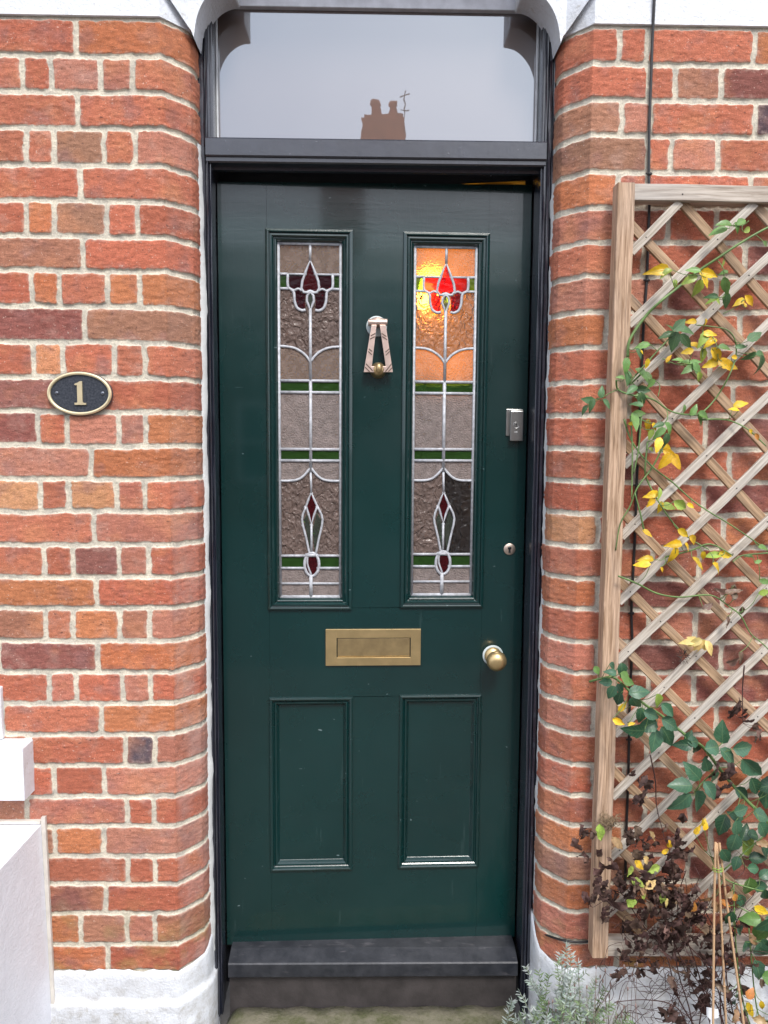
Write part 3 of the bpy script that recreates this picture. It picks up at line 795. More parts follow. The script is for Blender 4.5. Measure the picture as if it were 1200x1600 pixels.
def stained(r, name_lab):
    x0, x1, z0, z1 = r[0]+.030, r[1]-.030, r[2]+.030, r[3]-.030
    def T2(u, v):      # drawing space: u 431..535, v 380..935
        return (x0+(u-431)/104*(x1-x0), z1-(v-380)/555*(z1-z0))
    mb = MB(); YG = .0135
    cx = 484
    def poly(pts, mi, y=YG):
        pts = [T2(*p) for p in pts]
        mb.add([(x, y, z) for x, z in pts], [tuple(range(len(pts)))], mi)
    def ell(cx_, cy_, rx, ry, n=20): return [(cx_+rx*cos(2*pi*i/n), cy_+ry*sin(2*pi*i/n)) for i in range(n)]
    curveL = [(431, 537), (445, 537.5), (458, 540), (470, 546), (478, 553), (484, 561)]
    curveR = [(2*cx-u, v) for u, v in curveL][::-1]
    lowL = [(431, 747), (450, 747), (462, 745), (471, 740), (478, 733), (484, 726)]
    lowR = [(2*cx-u, v) for u, v in lowL][::-1]
    # bands, split by the centre came
    for a, b in ((431, cx), (cx, 535)):
        L_ = a == 431
        poly([(a, 380), (b, 380), (b, 427), (a, 427)], 7)
        poly([(a, 449), (b, 449)] + ([(cx, 561)]+curveL[::-1][1:] if L_ else [(535, 537)]+curveR[::-1][1:]), 1)
        poly((curveL+[(cx, 590), (431, 590)]) if L_ else (curveR+[(535, 590), (cx, 590)]), 7)
        poly([(a, 590), (b, 590), (b, 608), (a, 608)], 2)
        poly([(a, 608), (b, 608), (b, 697), (a, 697)], 0)
        poly([(a, 697), (b, 697), (b, 715), (a, 715)], 2)
        poly(([(431, 715), (cx, 715), (cx, 726)]+lowL[::-1][1:]) if L_ else ([(cx, 715), (535, 715), (535, 747)]+lowR[::-1][1:]), 0)
        poly(([(431, 867)]+lowL+[(cx, 867)]) if L_ else ([(cx, 867)]+lowR+[(535, 867)]), 6 if (r is UPR and not L_) else 1)
        poly([(a, 867), (b, 867), (b, 887), (a, 887)], 2)
        poly([(a, 887), (b, 887), (b, 912), (a, 912)], 0)
        poly([(a, 912), (b, 912), (b, 935), (a, 935)], 0)
    # row of petals
    for s_ in (-1, 1):
        poly([(cx+s_*50, 427), (cx+s_*37, 427), (cx+s_*37, 449), (cx+s_*50, 449)], 2)
        poly([(cx+s_*37, 427), (cx, 427), (cx, 449), (cx+s_*37, 449)], 5)
    Y2 = YG-.0012
    petal = [(484, 406), (491, 422), (497, 437), (499, 448), (495, 454), (488, 455), (484, 452), (480, 455), (473, 454), (469, 448), (471, 437), (477, 422)]
    poly(petal, 4, Y2-.0004)
    for s_ in (-1, 1):
        poly([(cx+s_*34, 447), (cx+s_*14, 449), (cx+s_*15, 456), (cx+s_*24, 458)], 5, Y2)
        cup = [(cx+s_*26, 455), (cx+s_*8, 456), (cx+s_*9, 470), (cx+s_*8, 480), (cx+s_*15, 481), (cx+s_*22, 477), (cx+s_*26, 468)]
        poly(cup, 5, Y2)
    drop = [(484, 454), (489, 459), (490, 467), (487, 474), (484, 483), (481, 474), (478, 467), (479, 459)]
    poly(drop, 3, Y2-.0004)
    dia = [(485, 766), (490, 777), (495, 787), (490, 800), (485, 816), (480, 800), (476, 787), (480, 777)]
    poly(dia, 4, Y2)
    lfl = [(477, 800), (472, 810), (478, 835), (484, 862), (485, 825)]
    lfr = [(494, 798), (502, 810), (497, 835), (491, 862), (487, 825)]
    poly(lfl, 3, Y2); poly(lfr, 3, Y2)
    ov = ell(485.5, 881, 12.5, 19); poly(ov, 4, Y2)
    sg = mb.build('stained_glass', GM, door)
    # lead cames
    lc = MB()
    def lead(pts, wpx=3.4, y=YG-.0014, closed=False):
        q = [Vector((*[(T2(u, v))[0] for _ in (0,)], y, T2(u, v)[1])) for u, v in pts]
        if not closed and len(q) > 2: q = smooth_path(q, 3)
        n = 6; r = wpx*1.28*.00158/2
        # flattened tube
        base = MB(); base.tube(q, r, 8, closed=closed)
        vs = [(v[0]+rng.gauss(0, .00012), y+(v[1]-y)*.75, v[2]+rng.gauss(0, .00012)) for v in base.v]
        lc.add(vs, base.f, 0, smooth=True)
    for v in (427, 449):
        lead([(431, v), (cx-37 if v == 427 else cx-36, v)]); lead([(cx+36, v), (535, v)])
    lead([(cx-37, 427), (cx-6, 427)], 2.6); lead([(cx+6, 427), (cx+37, 427)], 2.6)
    for v in (590, 608, 697, 715): lead([(431, v), (535, v)], 3.8)
    for v in (867, 887): lead([(431, v), (cx-10, v)], 3.6); lead([(cx+10, v), (535, v)], 3.6)
    lead([(431, 912), (535, 912)], 3.2)
    lead([(cx, 380), (cx, 407)]); lead([(cx, 480), (cx, 590)], 4); lead([(cx, 590), (cx, 733)], 4.2)
    lead([(cx, 733), (485, 768)], 3); lead([(485, 815), (485, 866)], 3); lead([(cx, 898), (cx, 935)], 5)
    for s_ in (-1, 1):
        lead([(cx+s_*37, 427), (cx+s_*37, 446), (cx+s_*30, 451), (cx+s_*27, 456), (cx+s_*26, 468), (cx+s_*22, 478), (cx+s_*14, 482), (cx+s_*8, 481)], 3.6)
        lead([(cx+s_*28, 453), (cx+s_*20, 449), (cx+s_*14, 452)], 3)
    lead(curveL); lead(curveR); lead(lowL); lead(lowR)
    lead(petal, 3.4, closed=True); lead(drop, 3.2, closed=True)
    lead([(476, 455), (484, 452), (492, 455)], 3)
    lead(dia, 3, closed=True)
    lead([(476, 788), (469, 808), (476, 838), (482, 866)], 3); lead([(495, 788), (504, 808), (498, 838), (492, 866)], 3)
    lead(ov, 3.8, closed=True); lead([(479, 866), (478, 880), (485, 899)], 2.6)
    lead([(cx-9, 866), (cx+9, 866)], 5)
    # border came, whitish
    lead([(431, 380), (431, 935)], 5); lead([(535, 380), (535, 935)], 5); lead([(431, 381), (535, 381)], 4); lead([(431, 934), (535, 934)], 5)
    for (u, v) in ((cx, 481), (cx, 561), (cx, 590), (cx, 608), (cx, 697), (cx, 715), (cx, 731), (485, 767), (cx-9, 789), (cx+11, 788), (485, 818), (cx-8, 866), (cx+10, 866), (cx+28, 452), (cx-28, 452)):
        x, z = T2(u, v); bm = bmesh.new(); bmesh.ops.create_uvsphere(bm, u_segments=10, v_segments=6, radius=.0042)
        for q in bm.verts: q.co = Vector((q.co.x*rng.uniform(.85, 1.2)+x, q.co.y*.45+YG-.0016, q.co.z*rng.uniform(.85, 1.2)+z))
        lc.bm(bm, 0, True)
    lc.build('lead_came', LEAD, sg)
    tag(sg, name_lab)
stained(UPL, 'dull stained glass panel on the left of the door')
stained(UPR, 'stained glass panel on the right of the door, glowing orange and red at the top')

# letter plate
x0, x1, z0, z1 = rect((509, 983), (657, 982), (657, 1038), (509, 1040))
mb = MB(); fx0, fx1, fz0, fz1 = rect((526, 997), (642, 995), (641, 1026), (526, 1027))
for a in ((x0, fx0, z0, z1), (fx1, x1, z0, z1), (fx0, fx1, z0, fz0), (fx0, fx1, fz1, z1)):
    mb.box((a[0], -.0055, a[2]), (a[1], 0.001, a[3]))
bm = bmesh.new()
lp = mb.build('letter_plate', BRASS, door)
md = lp.modifiers.new('b', 'BEVEL'); md.width = .0006; md.segments = 2
mb = MB(); mb.box((fx0+.0022, -.0020, fz0+.0015), (fx1-.0022, .002, fz1-.0022), bev=.0012)
mb.build('flap', BRASSD, lp)

# knob
kx_, kz_ = D(770, 1024)
mb = MB(); mb.lathe([(.0275, 0.), (.0275, .002), (.025, .003), (0.0245, .0032)], (kx_, 0.0005, kz_), n=40)
bp = mb.build('back_plate', LIMEW, door)
mb = MB()
mb.lathe([(.023, 0), (.0225, .004), (.0215, .007), (.016, .010), (.0105, .014), (.0095, .022), (.0105, .028), (.017, .032), (.023, .0385), (.0258, .047), (.0252, .056), (.021, .064), (.013, .069), (.004, .071)], (kx_, -.002, kz_), n=48)
kn = mb.build('door_knob', BRASS, door)

# knocker
mb = MB(); cx_, cz_ = D(589, 511)
mb.lathe([(.0262, 0), (.0262, .003), (.0235, .005), (.012, .008)], (cx_-.001, .0005, cz_+.001), n=36)
kk = mb.build('knocker', LIMEW, door)
S_ = .00158
def kpt(u, v):      # drawing space in pixels of the photograph
    return D(u, v)
mb = MB()
def bar2(pts, y0, y1, m_=mb, mi=0): m_.prism([kpt(*p) for p in pts], y0, y1, mi)
bm = bmesh.new(); bmesh.ops.create_uvsphere(bm, u_segments=24, v_segments=14, radius=1)
_h = kpt(589.5, 505)
for q in bm.verts: q.co = Vector((q.co.x*.0205+_h[0], q.co.y*.014-.010, q.co.z*.0125+_h[1]+.001))
mb.bm(bm, 0, True)
def rod(a, b, r): mb.tube([Vector((*[kpt(*a)[0]], -.018, kpt(*a)[1])), Vector((kpt(*b)[0], -.018, kpt(*b)[1]))], r, 14)
rod((575, 505.5), (604.5, 505.5), .0085)
# tapering stirrup
bar2([(580, 510), (588, 510), (580.5, 574), (586, 574), (586, 583), (568, 583)], -.026, -.016)
bar2([(592.5, 510), (602, 510), (613, 583), (596, 583), (596, 574), (602, 574)], -.0262, -.0162)
rg_ = mb.build('stirrup', ANTIQ, kk)
md = rg_.modifiers.new('b', 'BEVEL'); md.width = .0008; md.segments = 2
mb = MB()
def stripe(u0, v0, u1, v1, w=1.4):
    d = Vector((u1-u0, v1-v0)).normalized(); nrm = Vector((-d.y, d.x))*w/2
    mb.prism([kpt(u0+nrm.x, v0+nrm.y), kpt(u1+nrm.x, v1+nrm.y), kpt(u1-nrm.x, v1-nrm.y), kpt(u0-nrm.x, v0-nrm.y)], -.0270, -.0262)
for (a, b, c, d) in ((579, 527, 586, 523), (577.5, 532, 585, 528), (576, 547, 581, 551), (575, 551, 580.5, 556), (571.5, 570, 582, 581), (570, 575, 577, 582),
                     (595.5, 523, 603, 528), (596.5, 528, 604, 533), (601.5, 552, 607.5, 547), (602, 557, 608, 551), (601.5, 582, 611, 570), (606, 582, 612, 576)):
    stripe(a, b, c, d)
mb.build('groove', ANTIQD, rg_)
mb = MB(); c2 = D(591, 579)
mb.lathe([(.0205, 0), (.0200, .006), (.0175, .014), (.0155, .022), (.0125, .0275), (.009, .030)], (c2[0], .0005, c2[1]), n=32)
mb2 = MB()
for k in range(1):
    bm = bmesh.new(); bmesh.ops.create_uvsphere(bm, u_segments=20, v_segments=12, radius=.0105)
    for q in bm.verts: q.co = Vector((q.co.x*.9+c2[0]+.0005, q.co.y*1.1-.024, q.co.z*1.35+c2[1]+.003))
    mb.bm(bm, 0, True)
mb.build('striker', BRASSD, kk)

# night latch
x0, x1, z0, z1 = rect((790, 640), (818, 640), (817, 681), (791, 681))
mb = MB(); mb.box((x0, -.004, z0), (x1-.002, 0, z1+.001), bev=.001)
lt = mb.build('latch_lock', CHROME, door)
x0b = D(796, 643)[0]; x1b = D(816, 643)[0]; zb0 = D(796, 689, -.014)[1]; zb1 = D(796, 642)[1]
mb = MB(); mb.box((x0b, -.016, zb0), (x1b, -.003, zb1), bev=.002); mb.build('lock_cover', CHROME, lt)
cx_, cz_ = D(806.5, 664.5, -.016)
mb = MB(); mb.lathe([(.0085, 0), (.0085, .0012), (.0075, .0016), (.0070, .001), (.0065, .001)], (cx_, -.0158, cz_), n=28)
cy = mb.build('cylinder', CHROME, lt)
mb = MB(); mb.box((cx_-.0009, -.0172, cz_-.0045), (cx_+.0008, -.0169, cz_+.003)); mb.lathe([(.0016, 0), (.0016, .0003)], (cx_, -.0169, cz_+.0022), n=12); mb.build('keyhole', BLACK, lt)
mb = MB()
for i, w_ in enumerate((.0022, .0022, .0022)):
    xx = cx_-.0042+i*.003
    mb.box((xx, -.01635, cz_-.0185), (xx+w_*.3, -.0162, cz_-.0155)); mb.box((xx+w_*.75, -.01635, cz_-.0185), (xx+w_, -.0162, cz_-.0155)); mb.box((xx, -.01635, cz_-.0160), (xx+w_, -.0162, cz_-.0155))
mb.build('worn_lettering', STEELW, lt)
# escutcheon
cx_, cz_ = D(796, 858)
mb = MB(); mb.lathe([(.0152, 0), (.0152, .0016), (.0146, .0022), (.004, .0024)], (cx_, 0, cz_), n=32)
es = mb.build('escutcheon', simple('nickel_escutcheon', (.62, .50, .42), .4, .9), door)
mb = MB(); mb.lathe([(.0046, 0), (.0046, .0005)], (cx_, -.0024, cz_+.0030), n=16)
mb.prism([(cx_-.0024, cz_+.001), (cx_+.0024, cz_+.001), (cx_+.0030, cz_-.0095), (cx_-.0030, cz_-.0095)], -.00285, -.0024)
for s_ in (-1, 1): mb.lathe([(.0014, 0), (.0014, .0004)], (cx_+s_*.0105, -.0016, cz_), n=10)
mb.build('keyhole', BLACK, es)

# ------------------------------------------------------------------ hall behind the door, with its lit lamp
HALLP = simple('hall_wall_paint', (.45, .40, .33), .8, var=.05, scale=3)
HALLF = simple('hall_floor_boards', (.14, .08, .045), .5, var=.3, scale=9)
hx0, hx1 = XO_L, XO_R
mb = MB()
x0, x1, y0, y1, z0, z1 = hx0, hx1, .2605, 4.2, .19, 2.74
v = [(x0,y0,z0),(x1,y0,z0),(x1,y1,z0),(x0,y1,z0),(x0,y0,z1),(x1,y0,z1),(x1,y1,z1),(x0,y1,z1)]
mb.add(v, [(4,5,6,7),(1,2,6,5),(2,3,7,6),(3,0,4,7)], 0); mb.add(v, [(0,3,2,1)], 1)
tag(mb.build('hall_interior', [HALLP, HALLF]), kind='structure')
lc_ = P(694, 485, .80)
lamp = empty('wall_lamp', (hx1-.001, .80, lc_.z), label='warm orange shaded lamp glowing in the hall behind the right stained glass', cat='lamp')
SH = Mat('glowing_lamp_shade'); SH.set(Base_Color=(.8, .5, .2), Emission_Color=(.95, .38, .008), Emission_Strength=.5)
def lampmesh(name, mb, mat):
    o = mb.build(name, mat, None)
    for v in o.data.vertices: v.co -= Vector(lamp.location)
    o.parent = lamp; return o
xa = P(640, 485, .80).x; xb = P(752, 485, .80).x; za = P(694, 596, .80).z; zb_ = P(694, 372, .80).z
mb = MB(); rr = (xb-xa)/2; xc = (xa+xb)/2
mb.lathe([(rr*.8, zb_-.0), (rr, zb_-.02), (rr*1.02, za+.02), (rr*.9, za)], (xc, .80, 0), axis='z', n=36)
_e = SH.math('MULTIPLY', SH.ramp(SH.noise(SH.coords(), 55, 4, .6), [(.36, .45), (.64, 1.25)]), .50)
SH.L(_e, SH.b.inputs['Emission Strength'])
lampmesh('lamp_shade', mb, SH.m)
mb = MB(); mb.tube([(hx1-.004, .80, za-.05), (xc, .80, za-.05), (xc, .80, za+.01)], .008, 10); mb.box((hx1-.012, .765, za-.10), (hx1-.0015, .835, za))
lampmesh('bracket', mb, BRASSD)
mb = MB()
bulbm = Mat('bright_bulb'); bulbm.set(Base_Color=(1, .8, .4), Emission_Color=(1, .60, .10), Emission_Strength=14.)
bx = P(668, 455, .66)
bm = bmesh.new(); bmesh.ops.create_uvsphere(bm, u_segments=16, v_segments=10, radius=.030)
for q in bm.verts: q.co = Vector((q.co.x+bx.x, q.co.y+.66, q.co.z*1.3+bx.z))
mb.bm(bm, 0, True)
lampmesh('bulb', mb, bulbm.m)
mb = MB(); mb.tube([(bx.x, .66, bx.z-.035), (bx.x, .66, za-.05), (xc, .80, za-.05)], .004, 8, 0); lampmesh('bulb_arm', mb, BRASSD)

# ------------------------------------------------------------------ house number plate
NB = Mat('black_enamel'); _w = NB.coords()
NBM = NB.set(Base_Color=NB.mix(NB.ramp(NB.noise(_w, 240, 4), [(.4, 0.), (.7, 1.)]), (.022, .026, .036), (.06, .066, .08)), Roughness=.35, Normal=NB.bump(NB.noise(_w, 320, 3), .4, .001))
PBR = simple('polished_pale_brass', (.78, .66, .42), .35, .6, var=.06, scale=40, bump=.08)
pc = P(124.5, 615, -.008)
pl = empty('house_number_plate', (pc.x, -.003, pc.z), label='oval black and brass number plate reading 1 on the brick left of the door', cat='number plate')
rx, rz = .0725, .0490
def ering(mb, prof, n=72):
    vs = []
    for (d, y) in prof:
        for k in range(n):
            q = 2*pi*k/n; vs.append(((rx-d)*cos(q), y, (rz-d)*sin(q)))
    mb.add(vs, [(i*n+k, i*n+(k+1) % n, (i+1)*n+(k+1) % n, (i+1)*n+k) for i in range(len(prof)-1) for k in range(n)], smooth=True)
    return n
mb = MB(); n = ering(mb, [(0.0, .003), (-.001, -.003), (0.0, -.0045), (.004, -.0052)]); 
mb.add([((rx-.004)*cos(2*pi*k/n), -.0046, (rz-.004)*sin(2*pi*k/n)) for k in range(n)], [tuple(range(n))])
mb.build('back_plate', NBM, pl)
mb = MB(); ering(mb, [(.0002, -.004), (.0006, -.0080), (.0016, -.0092), (.0058, -.0092), (.0070, -.0080), (.0074, -.0045)]); mb.build('rim', PBR, pl)
one = [(-.0085, .0245), (-.0105, .0222), (-.0085, .0205), (-.0045, .0205), (-.0045, -.0165), (-.0060, -.0185), (-.0110, -.0188), (-.0110, -.0232), (.0145, -.0232), (.0145, -.0188), (.0085, -.0185), (.0068, -.0165), (.0068, .0295), (.0020, .0295), (-.0030, .0262)]
mb = MB(); mb.prism([(x+.0, z-.002) for x, z in one], -.0085, -.004)
o = mb.build('numeral', PBR, pl)
for s_ in (-1, 1):
    mb = MB(); mb.lathe([(.0044, 0), (.0042, .0012), (.0025, .0022), (.0008, .0024)], (s_*.0515, -.0046, .001), n=18)
    mb.build('screw', simple('dark_screw', (.16, .17, .2), .35, .8), pl)

# ------------------------------------------------------------------ white cabinet lower left
cab = empty('meter_cabinet', (-.98, 0, .15), label='white painted boxed cabinet projecting from the wall at lower left', cat='cabinet')
CW = white_stone('white_gloss_board', (.80, .81, .86), dirt=False)
def cabp(name, mb, mat):
    o = mb.build(name, mat, None)
    for v in o.data.vertices: v.co -= Vector((-.98, 0, .15))
    o.parent = cab; return o
t1 = P(66, 1286, -.004); t2 = P(-30, 1372, -.16); b1 = P(82, 1581, -.004)
mb = MB(); xw = t1.x; xw2 = b1.x
# right side panel, top panel, front panel: a closed box
zt1 = t1.z; zt2 = t1.z+.0; yb = -.42
xf = xw-.030
vs = [(xw, -.001, zt1), (xf, yb, zt1-.02), (xf+.006, yb, .12), (xw2+.001, -.001, b1.z-.02), (-1.5, -.001, zt1), (-1.5, yb, zt1-.02), (-1.5, yb, .12), (-1.5, -.001, b1.z-.02)]
mb.add(vs, [(0, 1, 2, 3), (0, 4, 5, 1), (1, 5, 6, 2), (3, 2, 6, 7), (4, 0, 3, 7), (4, 7, 6, 5)])
o = cabp('box', mb, CW); md = o.modifiers.new('b', 'BEVEL'); md.width = .002; md.segments = 2
mb = MB(); p1 = P(70, 1277, -.004); p2 = P(84, 1560, -.004)
mb.prism([(p1.x-.007, p1.z+.002), (p1.x+.003, p1.z+.003), (p2.x+.004, p2.z-.03), (p2.x-.004, p2.z-.03)], -.010, -.001)
mb.box((-1.5, -.013, zt1+.002), (p1.x-.0075, -.001, zt1+.0085))
cabp('batten', mb, simple('cream_batten', (.62, .58, .52), .6))

# ------------------------------------------------------------------ cables
def cable(name, pts, r, lab, clips=(), group=None):
    p0 = Vector(pts[0])
    mb = MB(); mb.tube(smooth_path(pts, 5), r, 8)
    o = mb.build(name, CABLE, None, loc=p0); tag(o, lab, 'cable')
    for c in clips:
        mb = MB(); bm = bmesh.new(); bmesh.ops.create_uvsphere(bm, u_segments=10, v_segments=8, radius=.0052)
        for q in bm.verts: q.co = Vector((q.co.x*1.2+c.x+.001, q.co.y*.9+c.y-.001, q.co.z*.8+c.z))
        mb.bm(bm, 0, True)
        bm = bmesh.new(); bmesh.ops.create_uvsphere(bm, u_segments=8, v_segments=6, radius=.0024)
        for q in bm.verts: q.co += Vector((c.x-.0065, c.y-.003, c.z))
        mb.bm(bm, 0, True)
        k = mb.build('cable_clip', CABLE, None, loc=p0); k.location = (0, 0, 0); k.parent = o
    return o
yc = -.0045
cpx = [(1026, -60), (1022.5, 0), (1019.5, 60), (1017, 130), (1014.5, 200), (1013.8, 270), (1014.5, 318), (1012.5, 380), (1010.5, 438), (1006, 500), (1003.5, 560), (1000, 640), (998, 700), (994.5, 758), (992.5, 830), (989, 900), (986.5, 958), (988, 1010), (984.5, 1080), (983, 1155), (981.5, 1220), (979, 1290), (977, 1370), (974, 1440), (973, 1500)]
cable('vertical_cable', [P(x, y, yc-(.006 if y < 28 else 0)+.0008*sin(y*.05)) for x, y in cpx], .0032, 'thin black cable clipped down the bricks behind the wooden trellis',
      [P(x, y, yc) for x, y in ((1014, 272), (1010.5, 438), (994.5, 758), (986.5, 958), (983, 1155))])
cable('low_cable', [P(836, 1453, .095), P(842, 1456, .07), P(852, 1460, .048), P(868, 1466, .018), P(884, 1470, -.004), P(905, 1472, -.007), P(925, 1471, -.007), P(960, 1472, -.007)], .0028,
      'short black cable curling round the brick corner beside the door foot')

# ------------------------------------------------------------------ trellis
W_FRAME = wood('sawn_tan_timber', (.34, .21, .125), (.54, .37, .255), -1)
W_RAIL = wood('greyed_rail_timber', (.33, .24, .165), (.54, .46, .38), .2)
W_FRONT = wood('weathered_grey_lath', (.38, .295, .21), (.62, .55, .46), .2)
W_BACK = wood('brown_lath', (.28, .17, .095), (.46, .31, .19), -1)
NAIL = simple('nail_head', (.03, .028, .028), .5, .7)
tloc = Vector((.545, -.03, P(930, 1495, -.055).z))
tre = empty('garden_trellis', tloc, label='diamond lattice wooden trellis panel fixed to the brick right of the door', cat='trellis')
def bar(p0, p1, w, y0, y1, name, mat, nails=(), u0=None):
    """straight timber between two (x,z) points, faces y0 (front) to y1"""
    mb = MB(); a = Vector(p0); b = Vector(p1); L = (b-a).length; d = (b-a)/L; n = Vector((-d.y, d.x))
    u0 = rng.uniform(0, 9) if u0 is None else u0
    k = max(1, int(L/.05)); bv = .0012; cs = [(-w/2, y0+bv), (-w/2+bv, y0), (w/2-bv, y0), (w/2, y0+bv), (w/2, y1), (-w/2, y1)]
    vs = []; uv = []
    for i in range(k+1):
        t = i/k; c = a+(b-a)*t; wob = .0006*sin(i*1.3+u0*7)
        for (o, y) in cs:
            q = c+n*(o+wob); vs.append((q.x, y+.0004*sin(i*.9+u0), q.y)); uv.append((u0+o+(y-y0), u0*3+t*L))
    m = len(cs)
    fs = [(i*m+j, i*m+(j+1) % m, (i+1)*m+(j+1) % m, (i+1)*m+j) for i in range(k) for j in range(m)]
    fs += [tuple(range(m)), tuple(k*m+j for j in range(m))]
    mb.add(vs, fs, 0, uv)
    for (x, z) in nails: mb.lathe([(.0016, 0), (.0016, .0004)], (x, y0+.0001, z), n=8, mi=1)
    o = mb.build(name, [mat, NAIL], None)
    for v in o.data.vertices: v.co -= tloc
    o.parent = tre; return o
YF = -.056
zTopA = P(1000, 286, YF).z; zTopB = P(1000, 312, YF).z
zBotA = P(1000, 1471, YF+.004).z; zBotB = P(1000, 1494.5, YF+.004).z
xsl0, xsl1 = P(967, 290, YF).x, P(991.5, 290, YF).x
slt = [P(954, 640, YF).x-.004, 0]
xb0 = P(926, 1450, YF).x; xb1 = P(948.5, 1450, YF).x
xm_top = (xsl0+xsl1)/2; xm_bot = (P(926, 1470, YF).x+P(951, 1470, YF).x)/2
bar((xm_top, zTopA+.001), (xm_bot, zBotB-.001), .0375, YF, -.020, 'stile', W_FRAME)
XRT = 1.20
bar((XRT+.018, zTopA+.001), (XRT+.014, zBotB-.001), .0375, YF, -.020, 'stile', W_FRAME)
bar((xsl1+.0004, (zTopA+zTopB)/2), (XRT-.002, (zTopA+zTopB)/2-.004), zTopA-zTopB, YF+.0015, -.022, 'rail', W_RAIL, [(P(x, 303, YF).x, P(x, 303, YF).z) for x in (1067, 1180)])
bar((xm_bot+.0195, (zBotA+zBotB)/2), (XRT-.006, (zBotA+zBotB)/2-.002), zBotA-zBotB, YF+.004, -.022, 'rail', W_RAIL)
def px2(x, y, Y): q = P(x, y, Y); return (q.x, q.z)
FR = [((988, 393), (1063, 315)), ((982, 508), (1173, 324)), ((976, 614), (1197, 405)), ((972, 731), (1197, 510)), ((967, 843), (1155, 663)), ((963, 946), (1197, 718)),
      ((961, 1037), (1197, 817)), ((960, 1149), (1197, 919)), ((955, 1248), (1197, 1014)), ((952, 1344), (1197, 1107)), ((948, 1432), (1197, 1199)), ((1008, 1471), (1197, 1296)), ((1115, 1468), (1197, 1392))]
BK = [((1179, 318), (1197, 338)), ((1068, 318), (1197, 466)), ((988, 352), (1158, 534)), ((984, 466), (1197, 698)), ((978, 578), (1197, 816)), ((973, 690), (1194, 918)),
      ((969, 797), (1185, 1017)), ((967, 908), (1176, 1113)), ((963, 1000), (1197, 1233)), ((960, 1107), (1197, 1343)), ((957, 1203), (1185, 1420)), ((952, 1312), (1120, 1468)), ((969, 1426), (1011, 1464))]
zt_in, zb_in = zTopB-.0005, zBotA+.0005
def clipl(a, b):
    """run the lath on to the inner edges of the trellis frame"""
    a = Vector(a); b = Vector(b); d = (b-a)
    def xi(z): return xm_top+(xm_bot-xm_top)*(zTopA-z)/(zTopA-zBotB)+.0190
    ts = []
    lo, hi = -5., 5.
    # x limits
    x_in = xi(a.y)
    t1 = (x_in-a.x)/d.x; t2 = (XRT-.002-a.x)/d.x
    lo = max(lo, min(t1, t2)); hi = min(hi, max(t1, t2))
    t1 = (zt_in-a.y)/d.y; t2 = (zb_in-a.y)/d.y
    lo = max(lo, min(t1, t2)); hi = min(hi, max(t1, t2))
    return a+d*lo, a+d*hi
FL = [clipl(px2(*a, -.046), px2(*b, -.046)) for a, b in FR]
# continue the lattice to the right, beyond the picture
for k in (1, 2, 3):
    a, b = FR[-1]; a3 = px2(*a, -.046); b3 = px2(*b, -.046); FL.append(clipl((a3[0]+.158*k, a3[1]), (b3[0]+.158*k, b3[1])))
BL = [clipl(px2(*a, -.037), px2(*b, -.037)) for a, b in BK]
for k in (1, 2, 3):
    a, b = BK[0]; a3 = px2(*a, -.037); b3 = px2(*b, -.037); BL.append(clipl((a3[0]+.16*k, a3[1]), (b3[0]+.16*k, b3[1])))
def isect(l1, l2):
    p, r = l1[0], l1[1]-l1[0]; q, s = l2[0], l2[1]-l2[0]
    cr = r.x*s.y-r.y*s.x
    if abs(cr) < 1e-9: return None
    t = ((q-p).x*s.y-(q-p).y*s.x)/cr; u = ((q-p).x*r.y-(q-p).y*r.x)/cr
    return p+r*t if 0 < t < 1 and 0 < u < 1 else None
for l in FL:
    if (l[1]-l[0]).length < .02: continue
    bar(l[0], l[1], .0190*rng.uniform(.96, 1.06), -.0465, -.0385, 'slat', W_FRONT, [tuple(q) for q in (isect(l, m_) for m_ in BL) if q is not None])
for l in BL:
    if (l[1]-l[0]).length < .02: continue
    bar(l[0], l[1], .0205*rng.uniform(.96, 1.06), -.0375, -.0295, 'slat', W_BACK)

# ------------------------------------------------------------------ foliage
LEAFM = leaf_material('rose_leaf', (1, 1, 1), .34, .2, .25, (.30, .42, .18), .3)
DEADM = leaf_material('withered_leaf', (1, 1, 1), .7, .15, .5, (.10, .06, .04), .3)
STEMG = simple('green_stem', (.12, .20, .06), .5, var=.3, scale=30)
STEMB = simple('dark_red_brown_stem', (.055, .022, .018), .6, var=.3, scale=60)
COLS = {'g': (.15, .29, .075), 'd': (.08, .17, .065), 'y': (.80, .50, .02), 'k': (.040, .11, .055), 'l': (.30, .42, .07), 'p': (.78, .58, .22), 'o': (.62, .24, .05), 't': (.40, .24, .12), 'b': (.105, .056, .046), 'c': (.20, .12, .09)}

